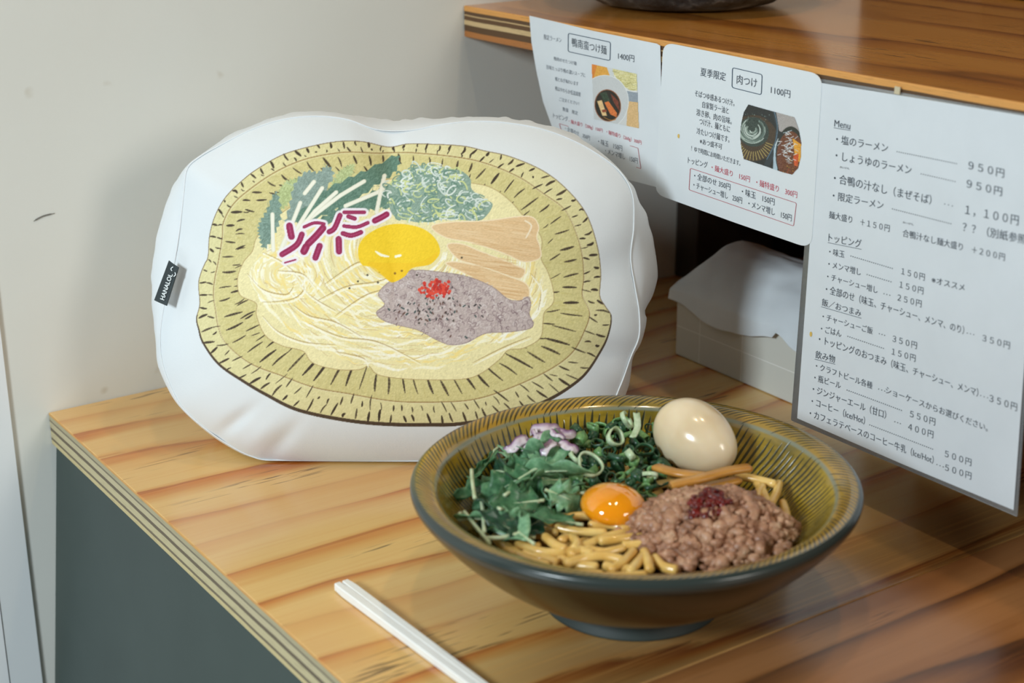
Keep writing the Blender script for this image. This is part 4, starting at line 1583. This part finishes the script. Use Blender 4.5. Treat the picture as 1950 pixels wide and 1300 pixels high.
# seasoning sauce at the bottom
V, F = lathe([(0.0, 0.0375), (0.04, 0.0376), (0.0765, 0.0378)], 80)
so = link('sauce', mesh_np('sauce', V + np.array([BX, BY, 0]), F), plain('dark_sauce', (70, 44, 18), 0.12))
tag(so, 'dark brown sauce pooled under the noodles in the bowl', 'sauce', None, 'stuff')


def noodle_mat():
    t = NT('noodle')
    a = t.noise(t.coord(), 90.0, 2.0)
    c = t.ramp(a, [(0.3, rgba(214, 168, 84)), (0.7, rgba(234, 200, 122))])
    return t.p(color=c, rough=0.25, sss=0.25, sss_r=(0.6, 0.4, 0.15), sss_s=0.003, coat=0.35, coat_rough=0.1)


M_NOOD = noodle_mat()


def noodle(P, rad, n=7, label='thick glossy yellow noodle in the tangle at the front of the bowl', group='noodles in the bowl'):
    P = keep_in(catmull(P, n), rad)
    m = len(P)
    R = np.full(m, rad)
    R[0] = R[-1] = rad * 0.55
    P = np.vstack([P[:1] - (P[1] - P[0]) * 0.15, P, P[-1:] + (P[-1] - P[-2]) * 0.15])
    R = np.concatenate([[rad * 0.12], R, [rad * 0.12]])
    V, F = tube_vf(P, R, 10)
    o = link('noodle', mesh_py('noodle', V, F), M_NOOD)
    tag(o, label, 'noodle', group)
    return o


FRONT = [
    ([(1030, 1006), (1072, 988), (1120, 982), (1160, 990)], 0.0525),
    ([(1056, 1003), (1102, 1012), (1156, 1014)], 0.0525),
    ([(982, 1034), (1028, 1050), (1072, 1051), (1116, 1037), (1160, 1021), (1212, 1010)], 0.0525),
    ([(1036, 1020), (1056, 1036), (1078, 1046)], 0.0535),
    ([(1068, 1030), (1082, 1022), (1098, 1032), (1092, 1046)], 0.0540),
    ([(1075, 1074), (1116, 1062), (1150, 1058), (1190, 1068)], 0.0520),
    ([(1113, 1044), (1151, 1051), (1192, 1042)], 0.0530),
    ([(1184, 1039), (1219, 1036), (1256, 1030)], 0.0545),
    ([(1160, 1086), (1189, 1068), (1208, 1048)], 0.0525),
    ([(1198, 1090), (1219, 1066), (1232, 1050)], 0.0520),
    ([(1238, 1086), (1233, 1066), (1226, 1048)], 0.0525),
    ([(992, 1054), (1031, 1063), (1064, 1072)], 0.0500),
    ([(1010, 1040), (1000, 1022), (1030, 1010), (1060, 1016)], 0.0510),
    ([(1120, 1000), (1165, 1000), (1205, 1012), (1235, 1020)], 0.0520),
    ([(1060, 1060), (1100, 1076), (1140, 1080)], 0.0490),
    ([(1140, 1030), (1180, 1026), (1225, 1022)], 0.0545),
    ([(975, 1028), (1000, 1042), (1030, 1040)], 0.0495),
    ([(1210, 1000), (1238, 1010), (1262, 1028)], 0.0540),
    ([(1245, 1060), (1262, 1078), (1290, 1086)], 0.0515),
    ([(1085, 1058), (1105, 1048), (1130, 1056)], 0.0530),
    ([(1150, 1076), (1180, 1084), (1215, 1082)], 0.0500),
    ([(1000, 1006), (1022, 1016), (1050, 1030)], 0.0520),
    ([(962, 1036), (998, 1062), (1045, 1078)], 0.0500),
    ([(1046, 1082), (1098, 1093), (1150, 1094)], 0.0505),
    ([(1138, 1098), (1188, 1098), (1232, 1094)], 0.0510),
    ([(985, 1062), (1020, 1078), (1066, 1090)], 0.0485),
    ([(940, 1020), (962, 1044), (985, 1056)], 0.0500),
]
for P, z in FRONT:
    noodle([on_z(x, y, z + RN.uniform(-0.0008, 0.0008)) for x, y in P], RN.uniform(0.0024, 0.0028))
RIGHT_N = [
    ([(1400, 905), (1438, 912), (1478, 922)], 0.058),
    ([(1484, 918), (1478, 940), (1466, 962)], 0.056),
    ([(1452, 925), (1444, 938), (1440, 956)], 0.057),
    ([(1490, 955), (1496, 972), (1500, 990)], 0.053),
    ([(1432, 906), (1452, 935), (1462, 960)], 0.056),
]
for P, z in RIGHT_N:
    noodle([on_z(x, y, z) for x, y in P], 0.0024, 7, 'pale noodle peeping out behind the minced meat, at the right of the bowl', 'noodles behind the meat')
for k in range(44):
    a = RN.uniform(0, 2 * PI)
    r = 0.070 * math.sqrt(RN.uniform(0.02, 1))
    c = BC + np.array([math.cos(a), math.sin(a)]) * r
    th = RN.uniform(0, PI)
    L = RN.uniform(0.02, 0.042)
    z = RN.uniform(0.0385, 0.0465)
    bend = RN.uniform(-0.012, 0.012)
    d, nn = np.array([math.cos(th), math.sin(th)]), np.array([-math.sin(th), math.cos(th)])
    P = [np.append(c - d * L / 2, z), np.append(c + nn * bend, z + RN.uniform(-0.001, 0.004)), np.append(c + d * L / 2, z)]
    noodle(P, 0.0025, 6, 'thick glossy yellow noodle in the tangle at the front of the bowl')


# --- salad leaves
def leaf_mat(name, c1, c2, c3):
    t = NT(name)
    a = t.noise(t.coord(), 260.0, 3.0, 0.6)
    c = t.ramp(a, [(0.3, rgba(*c1)), (0.55, rgba(*c2)), (0.8, rgba(*c3))])
    t.bump(a, 0.3, 0.0005)
    return t.p(color=c, rough=0.35, sss=0.12, sss_r=(0.2, 0.5, 0.1), sss_s=0.002)


M_LEAF = [leaf_mat('dark_leaf', (50, 92, 60), (76, 122, 84), (116, 156, 118)), leaf_mat('green_leaf', (88, 134, 96), (122, 166, 126), (166, 198, 162)), leaf_mat('deep_leaf', (28, 58, 44), (44, 80, 58), (70, 108, 82))]
M_STEM = mottled('leaf_stem', (176, 194, 150), (208, 220, 186), 120.0, 0.35, sss=0.2, sss_s=0.002)


def salad_leaf(pos, yaw, pitch, L, W, curl, mat, label, group, teeth=4, roll=0.0):
    root = tag(empty('salad_leaf', tuple(pos)), label, 'leaf', group)
    n = 22
    R = Matrix.Rotation(yaw, 4, 'Z') @ Matrix.Rotation(-pitch, 4, 'Y') @ Matrix.Rotation(roll, 4, 'X')
    V, sp = [], []
    ph = RN.uniform(0, 6)
    for k in range(n + 1):
        t = k / n
        ang = curl * t
        x = L * (math.sin(ang) / curl if abs(curl) > 1e-3 else t) - L * 0.5
        z = -L * ((1 - math.cos(ang)) / curl if abs(curl) > 1e-3 else 0)
        saw = (t * teeth) % 1.0
        w = W * (math.sin(PI * min(1, t * 0.96 + 0.03)) ** 0.75) * (0.55 + 0.55 * saw)
        rip = 0.0014 * math.sin(t * 15 + ph)
        sp.append((x, 0, z))
        for s in (-1, -0.5, 0, 0.5, 1):
            V.append((x - 0.3 * w * abs(s), s * w, z + abs(s) * w * 0.35 + rip * s * s * (1 if s > 0 else -1)))
    V = np.array([R @ Vector(v) for v in V]) + np.array(pos)
    sp = np.array([R @ Vector(v) for v in sp]) + np.array(pos)
    V = keep_in(V, 0.0008)
    o = link('blade', mesh_np('blade', V, grid_faces(5, n + 1)), mat, root)
    md = o.modifiers.new('thickness', 'SOLIDIFY')
    md.thickness = 0.0004
    a = keep_in(np.vstack([sp[:1] - (sp[3] - sp[0]) * RN.uniform(0.6, 1.6), sp[:15]]), 0.001)
    sv, sf = tube_vf(catmull(a, 2), np.linspace(0.0010, 0.0003, len(catmull(a, 2))), 6)
    link('stem', mesh_py('stem', sv, sf), M_STEM, root)
    return root


GL = 'dark green serrated salad leaf in the heap on the left of the bowl'
GG = 'salad leaves'
heap = [(905, 935), (925, 900), (950, 870), (985, 850), (925, 960), (955, 930), (985, 900), (1010, 880), (1040, 870), (940, 985), (975, 960), (1005, 935), (1035, 915), (1062, 900), (955, 1005), (990, 985), (1020, 965), (1050, 940), (1075, 925), (1000, 1008), (1035, 990), (1065, 965), (1090, 950), (915, 975), (968, 895), (1080, 890), (1030, 940), (970, 1000)]
for i, (x, y) in enumerate(heap):
    z = 0.052 + 0.010 * RN.random() + (0.007 if 930 < x < 1060 and y < 960 else 0)
    salad_leaf(on_z(x, y, z), RN.uniform(0, 2 * PI), RN.uniform(-0.3, 0.8), RN.uniform(0.026, 0.040), RN.uniform(0.0070, 0.0120), RN.uniform(-0.8, 1.4), M_LEAF[(0, 0, 1, 1, 2)[i % 5]], GL, GG, RN.choice((3, 4, 5)), RN.uniform(-0.9, 0.9))
# the broad leaf standing over the heap
salad_leaf(on_z(1058, 888, 0.073), -0.55, 0.25, 0.044, 0.0115, 0.5, M_LEAF[1], 'broadest pale green salad leaf, standing on top of the heap beside the onion', None, 2, -0.9)
salad_leaf(on_z(1012, 905, 0.070), 0.35, 0.10, 0.040, 0.0085, 0.5, M_LEAF[1], 'long salad leaf lying across the top of the heap, left of the broadest leaf', None, 3, -0.6)
# loose pale stalks at the bowl's left
for P, z, lab in (([(898, 894), (900, 920), (904, 948)], 0.066, 'short pale stalk standing upright at the left wall of the bowl'), ([(884, 974), (906, 1002), (932, 1034)], 0.059, 'thin yellowish stalk leaning down the left wall of the bowl'), ([(926, 1024), (960, 1022), (1000, 1012)], 0.057, 'thin white stalk lying flat between the leaves and the noodles'), ([(914, 930), (920, 975), (922, 1012)], 0.060, 'pale green stalk hanging over the left of the leaf heap')):
    Q = keep_in(catmull([on_z(x, y, z) for x, y in P], 6), 0.0012)
    V, F = tube_vf(Q, 0.0011, 8)
    tag(link('leaf_stalk', mesh_py('leaf_stalk', V, F), M_STEM), lab, 'stalk')


# --- spring onion rings
def ring_mesh(r, h, wall, wob, open_=0.0, n=28):
    V = []
    th = np.linspace(open_, 2 * PI - open_, n, endpoint=open_ > 0)
    p1, p2 = RN.uniform(0, 6), RN.uniform(0, 6)
    for a in th:
        k = 1 + wob * math.sin(2 * a + p1) + wob * 0.5 * math.sin(3 * a + p2)
        sp = 1.0 + (0.25 * (a / PI - 1) if open_ else 0)
        for rr_, zz in ((r, -h / 2), (r, 0), (r, h / 2), (r - wall, h / 2), (r - wall, 0), (r - wall, -h / 2)):
            V.append((rr_ * k * sp * math.cos(a), rr_ * k * sp * math.sin(a) * 0.9, zz + 0.12 * h * math.sin(a + p2)))
    V = np.array(V)
    F = []
    m = len(th)
    for i in range(m if not open_ else m - 1):
        j = (i + 1) % m
        for k in range(6):
            F.append((i * 6 + k, i * 6 + (k + 1) % 6, j * 6 + (k + 1) % 6, j * 6 + k))
    if open_:
        F.append(tuple(range(6)))
        F.append(tuple(range((m - 1) * 6, m * 6))[::-1])
    return V, F


M_SC = [leaf_mat('spring_onion_dark', (30, 62, 42), (46, 86, 56), (78, 122, 80)), leaf_mat('spring_onion_mid', (80, 128, 76), (118, 160, 98), (166, 194, 130)), leaf_mat('spring_onion_pale', (170, 194, 150), (198, 216, 180), (222, 232, 208))]


def scallion(px, py, z, r, h, mat, label, group, tilt, az, open_=0.0, wob=0.16):
    V, F = ring_mesh(r, h, 0.0007 + 0.05 * r, wob, open_)
    R = Matrix.Rotation(az, 3, 'Z') @ Matrix.Rotation(tilt, 3, 'X')
    V = np.array([R @ Vector(v) for v in V])
    p = keep_in([on_z(px, py, z)], r * 0.8)[0]
    o = link('spring_onion_ring', mesh_py('spring_onion_ring', V, F), mat)
    o.location = p
    tag(o, label, 'spring onion', group)
    return o


SL = 'dark green chopped spring onion ring in the heap at the back of the bowl'
spots = []
for k in range(400):
    x, y = RN.uniform(1075, 1285), RN.uniform(800, 958)
    if y < 800 + 0.9 * max(0, 1140 - x) - 20 or (x - 1285) > -0.4 * (y - 860) * (y > 860) - 5 or y > 800 + 165 - 0.25 * abs(x - 1180):
        continue
    if all(math.hypot(x - a, y - b) > 12.5 for a, b in spots):
        spots.append((x, y))
for k, (x, y) in enumerate(spots[:105]):
    z = 0.0545 + 0.009 * math.exp(-((x - 1180) / 90) ** 2 - ((y - 850) / 70) ** 2) + RN.uniform(-0.003, 0.003)
    m = M_SC[0] if RN.random() < 0.52 else M_SC[1]
    lab, grp = (SL, 'dark spring onion rings') if m is M_SC[0] else ('light green chopped spring onion ring in the heap at the back of the bowl', 'light spring onion rings')
    scallion(x, y, z, RN.uniform(0.0024, 0.0050), RN.uniform(0.002, 0.0065), m, lab, grp, RN.uniform(0, 1.5), RN.uniform(0, 2 * PI), RN.choice((0, 0, 0, 0.5)))
for x, y, z, r, h, m, tl, az, op, lab in (
        (1172, 832, 0.072, 0.0066, 0.0030, 2, 0.85, 0.4, 0.0, 'pale curled spring onion ring at the top of the heap, left of the egg'),
        (1192, 797, 0.074, 0.0058, 0.0026, 2, 1.0, 0.8, 0.45, 'pale open spring onion curl nearest the back wall of the bowl'),
        (1124, 884, 0.069, 0.0088, 0.0020, 2, 0.55, 0.2, 0.0, 'widest spring onion ring, thin and pale, in front of the red onion'),
        (1200, 866, 0.067, 0.0040, 0.0040, 2, 0.9, 1.2, 0.0, 'small cream spring onion disc in the middle of the green heap'),
        (1105, 835, 0.069, 0.0040, 0.0060, 1, 1.2, 2.0, 0.0, 'light green spring onion tube right beside the red onion'),
        (1235, 905, 0.062, 0.0052, 0.0022, 2, 0.7, 2.4, 0.5, 'pale broken spring onion curl between the yolk and the bamboo'),
        (1095, 870, 0.068, 0.0044, 0.0024, 2, 0.8, 0.9, 0.6, 'small pale spring onion curl just above the widest ring')):
    scallion(x, y, z, r, h, M_SC[m], lab, None, tl, az, op, 0.12)
# the ribbon of spring onion standing up
Q = catmull([on_z(1205, 832, 0.073), on_z(1214, 812, 0.075), on_z(1212, 786, 0.078)], 6)
V = []
wd = np.array([RIGHT[0], RIGHT[1], 0.0])
for k, q in enumerate(Q):
    for s in (-1, 0, 1):
        V.append(q + wd * s * 0.0018 + np.array([0, 0, 0.0005 * s * s]))
o = link('spring_onion_strip', mesh_np('spring_onion_strip', np.array(V), grid_faces(3, len(Q))), M_SC[2])
o.modifiers.new('thickness', 'SOLIDIFY').thickness = 0.0007
tag(o, 'pale spring onion strip standing up beside the curl at the back wall', 'spring onion')


# --- red onion slices
def onion_mat():
    t = NT('red_onion')
    a = t.n('ShaderNodeAttribute', attribute_name='print')
    return t.p(color=a.outputs['Color'], rough=0.25, sss=0.25, sss_r=(0.5, 0.3, 0.4), sss_s=0.003)


M_ON = onion_mat()
ONS = [
    (1042, 812, 0.077, 0.022, 0.0078, -0.5, 1.0, 'curved red onion slice, topmost of the pile at the back wall'),
    (1062, 822, 0.075, 0.020, 0.0078, -1.0, 0.7, 'red onion slice at the right of the pile beside the spring onion'),
    (1034, 830, 0.0745, 0.020, 0.0078, -0.2, 0.9, 'purple edged red onion slice in the middle of the pile'),
    (996, 838, 0.0745, 0.021, 0.0088, 0.2, 0.8, 'white red onion piece at the left end of the pile on the leaves'),
    (1014, 848, 0.0725, 0.017, 0.0078, -0.5, 0.5, 'pale red onion slice lowest at the left of the pile'),
    (1072, 846, 0.0725, 0.016, 0.0070, -1.3, 0.8, 'short red onion slice lowest at the right of the pile'),
    (1052, 842, 0.0745, 0.018, 0.0060, 0.6, 1.1, 'narrow red onion slice standing behind the broadest leaf'),
    (1022, 820, 0.0760, 0.016, 0.0040, 0.9, 1.2, 'small red onion slice standing at the left of the topmost slice'),
    (1050, 824, 0.0765, 0.014, 0.0034, -1.7, 0.4, 'thin purple sliver of onion across the topmost slice'),
]
for i_, (x, y, z, L, W, yaw, tl, lab) in enumerate(ONS):
    V, cols = [], []
    n = 26
    ph = RN.uniform(0, 9)
    for k in range(n + 1):
        t = k / n
        a = (t - 0.5) * 2.7
        R0 = L / 2.5
        w = W * (0.78 + 0.30 * mnoise.noise((t * 5, ph, 0.3))) * (0.55 + 0.45 * min(1, 6 * t, 6 * (1 - t)))
        off = 0.0022 * mnoise.noise((t * 3, ph, 4.0))
        for j in range(9):
            s = j / 8
            V.append((R0 * math.sin(a), R0 * (1 - math.cos(a)) + 0.0016 * s + 0.0012 * mnoise.noise((t * 6, s * 3, ph)), w * (s - 0.5) + off))
            st_ = 0.5 + 0.5 * mnoise.noise((t * 2.5, s * 7 + ph, 1.0))
            pur = min(1.0, max(0, (s - 0.55) / 0.45) ** 1.2 * 0.95 + 0.08 + 0.45 * max(0, st_ - 0.55) * 2)
            cols.append((1 - pur) * np.array([228, 218, 222]) + pur * np.array([112, 70, 108]))
    R = Matrix.Rotation(yaw, 3, 'Z') @ Matrix.Rotation(-tl, 3, 'X')
    V = np.array([R @ Vector(v) for v in V])
    me = mesh_np('red_onion_slice', V, grid_faces(9, n + 1))
    vcol(me, lin(np.array(cols)))
    o = link('red_onion_slice', me, M_ON)
    o.location = keep_in([on_z(x, y, z)], 0.005)[0]
    o.modifiers.new('thickness', 'SOLIDIFY').thickness = 0.0010
    tag(o, lab, 'onion')


# --- seasoned egg
def egg_mesh(a, b, n=64, m=48, k=0.14):
    pr = []
    for i in range(m + 1):
        t = PI * i / m
        x = -a * math.cos(t)
        r = b * math.sin(t) * (1 - k * math.cos(t) * -1 * -1)
        pr.append((max(r, 0), x))
    return lathe(pr, n)


t = NT('soy_egg_white')
a_ = t.noise(t.coord(), 40.0, 3.0, 0.5)
M_EGG = t.p(color=t.ramp(a_, [(0.3, rgba(222, 198, 160)), (0.7, rgba(238, 220, 188))]), rough=0.2, sss=0.35, sss_r=(0.8, 0.5, 0.3), sss_s=0.006, coat=0.3, coat_rough=0.08)
V, F = egg_mesh(0.0275, 0.0200)
E0, E1 = on_z(1262, 790, 0.073), on_z(1392, 876, 0.062)
ax = Vector(E0 - E1)
ax.normalize()
o = link('seasoned_egg', mesh_np('seasoned_egg', V, F), M_EGG)
o.rotation_euler = ax.to_track_quat('Z', 'Y').to_euler()
o.location = on_z(1326, 833, 0.0680)
tag(o, 'whole peeled beige soy seasoned egg resting on the back wall of the bowl', 'egg')

# --- raw yolk
V, F = lathe([(0.0178 * math.sin(t_) ** 0.92 if 0 < t_ < PI else 0.0, (0.0105 if t_ > PI / 2 else 0.008) * -math.cos(t_)) for t_ in np.linspace(0, PI, 40)], 64)
t = NT('raw_yolk')
M_Y = t.p(color=rgba(250, 158, 22), rough=0.06, sss=0.5, sss_r=(1.0, 0.45, 0.08), sss_s=0.006, coat=1.0, coat_rough=0.03)
o = link('egg_yolk', mesh_np('egg_yolk', V, F), M_Y)
o.location = on_z(1168, 963, 0.0575)
o.rotation_euler = (0.1, 0.05, 0)
tag(o, 'glossy orange raw egg yolk in the middle of the bowl', 'egg yolk')

# --- bamboo shoots
M_MEN = mottled('bamboo_shoot', (178, 120, 46), (206, 150, 72), 70.0, 0.28, 0.15, sss=0.15, sss_s=0.003)


def slab(P, w, th, lab):
    Q = catmull(P, 8)
    V, n = [], len(Q)
    T = np.gradient(Q, axis=0)
    T /= np.linalg.norm(T, axis=1)[:, None]
    prof = [(-1, -.5), (-1, .5), (-.8, 1), (.8, 1), (1, .5), (1, -.5), (.8, -1), (-.8, -1)]
    for k in range(n):
        S = np.cross(T[k], [0, 0, 1.0])
        S /= np.linalg.norm(S)
        U = np.cross(S, T[k])
        e = 0.7 if k in (0, n - 1) else 1.0
        for a, b in prof:
            V.append(Q[k] + S * a * w * e + U * b * th * e)
    F = [(j * 8 + i, j * 8 + (i + 1) % 8, (j + 1) * 8 + (i + 1) % 8, (j + 1) * 8 + i) for j in range(n - 1) for i in range(8)]
    F += [tuple(range(8)), tuple(range((n - 1) * 8, n * 8))]
    me = mesh_py('bamboo_shoot', V, F)
    o = link('bamboo_shoot', me, M_MEN)
    tag(o, lab, 'bamboo shoot')


slab([on_z(1246, 888, 0.063), on_z(1290, 900, 0.064), on_z(1345, 906, 0.064)], 0.0035, 0.0014, 'brown bamboo shoot strip pointing left, nearest the spring onion')
slab([on_z(1276, 924, 0.064), on_z(1330, 912, 0.066), on_z(1385, 897, 0.067), on_z(1430, 890, 0.067)], 0.0036, 0.0015, 'long brown bamboo shoot strip bent in front of the egg')
slab([on_z(1296, 934, 0.059), on_z(1350, 926, 0.060), on_z(1410, 912, 0.061)], 0.0035, 0.0014, 'bamboo shoot strip lowest in the stack, half under the minced meat')

# --- minced meat mound
MC = BC + np.array([0.0175, -0.0425])


def mound(x, y):
    d = np.array([x, y]) - MC
    th = -0.55
    a = d[0] * math.cos(th) + d[1] * math.sin(th)
    b = -d[0] * math.sin(th) + d[1] * math.cos(th)
    q = math.sqrt((a / 0.049) ** 2 + (b / 0.037) ** 2)
    return q, 0.047 + 0.0265 * max(0, 1 - q ** 2.0) ** 0.8


def ico(sub=2):
    bm = bmesh.new()
    bmesh.ops.create_icosphere(bm, subdivisions=sub, radius=1.0)
    V = np.array([v.co[:] for v in bm.verts])
    F = np.array([[v.index for v in f.verts] for f in bm.faces])
    bm.free()
    return V, F


IV, IF = ico(2)


def crumbs(name, pts, sizes, mat, seed, core=None):
    Vs, Fs, b = [], [], 0
    if core is not None:
        Vs.append(core[0])
        Fs.append(core[1])
        b = len(core[0])
    for k, (p, s) in enumerate(zip(pts, sizes)):
        off = Vector((k * 3.7, seed, k * 1.3))
        d = np.array([1 + 0.55 * mnoise.noise(Vector(v) * 1.3 + off) + 0.42 * mnoise.noise(Vector(v) * 3.1 + off) + 0.16 * mnoise.noise(Vector(v) * 7.0 + off) for v in IV])
        sc = np.array([RN.uniform(0.75, 1.3), RN.uniform(0.75, 1.3), RN.uniform(0.6, 1.0)]) * s
        Vs.append(IV * d[:, None] * sc + p)
        Fs.append(IF + b)
        b += len(IV)
    return link(name, mesh_np(name, np.concatenate(Vs), np.concatenate(Fs)), mat)


pts, sz = [], []
while len(pts) < 900:
    x, y = MC[0] + RN.uniform(-0.055, 0.055), MC[1] + RN.uniform(-0.055, 0.055)
    q, h = mound(x, y)
    if q > 1.0 or math.hypot(x - BX, y - BY) > inner_r(h) - 0.003:
        continue
    s = 0.0009 + 0.0034 * RN.random() ** 1.6
    if math.hypot(x - BX, y - BY) > inner_r(h) - 0.002 - 1.7 * s:
        continue
    pts.append((x, y, h - s * 0.5 + RN.uniform(-0.001, 0.0012)))
    sz.append(s)
t = NT('minced_meat')
n1 = t.noise(t.coord(), 120.0, 4.0, 0.65)
n2 = t.noise(t.coord(), 34.0, 2.0, 0.5)
c = t.ramp(t.math('ADD', t.math('MULTIPLY', n1, 0.6), t.math('MULTIPLY', n2, 0.4)), [(0.34, rgba(116, 78, 58)), (0.5, rgba(176, 130, 102)), (0.66, rgba(210, 172, 140))])
t.bump(t.noise(t.coord(), 420.0, 3.0, 0.6), 0.5, 0.0008)
M_MEAT = t.p(color=c, rough=0.4, sss=0.15, sss_r=(0.8, 0.3, 0.2), sss_s=0.003)
cv_, cf_ = [], []
for i in range(15):
    q = 1.0 * i / 14 + 1e-3
    for k in range(72):
        a = 2 * PI * k / 72
        p, w = 0.045 * q * math.cos(a), 0.033 * q * math.sin(a)
        x, y = MC[0] + p * math.cos(-0.55) - w * math.sin(-0.55), MC[1] + p * math.sin(-0.55) + w * math.cos(-0.55)
        d = math.hypot(x - BX, y - BY)
        z = mound(x, y)[1] - 0.0022
        lim = inner_r(z) - 0.004
        if d > lim:
            x, y = BX + (x - BX) * lim / d, BY + (y - BY) * lim / d
        cv_.append((x, y, z))
gf2 = grid_faces(72, 15, True)
core = (np.array(cv_), np.concatenate([gf2[:, [0, 1, 2]], gf2[:, [0, 2, 3]]]))
o = crumbs('minced_meat', pts, sz, M_MEAT, 1.0, core)
tag(o, 'mound of pinkish brown minced duck meat at the right front of the bowl', 'meat', None, 'stuff')
# --- chilli paste
CP = on_z(1350, 958, 0.0720)
pts, sz = [], []
for k in range(60):
    a, r = RN.uniform(0, 2 * PI), 0.0105 * math.sqrt(RN.random())
    dx, dy = r * math.cos(a) * 1.15, r * math.sin(a) * 0.8
    q, h = mound(CP[0] + dx, CP[1] + dy)
    pts.append((CP[0] + dx, CP[1] + dy, h + 0.0006 + 0.002 * max(0, 1 - r / 0.0105)))
    sz.append(RN.uniform(0.0012, 0.0026))
t = NT('chilli_paste')
n1 = t.noise(t.coord(), 200.0, 3.0)
M_CH = t.p(color=t.ramp(n1, [(0.35, rgba(64, 6, 5)), (0.65, rgba(122, 18, 10))]), rough=0.25, coat=0.2, coat_rough=0.1)
o = crumbs('chilli_paste', pts, sz, M_CH, 5.0)
tag(o, 'dab of dark red chilli paste on top of the minced meat', 'chilli paste')
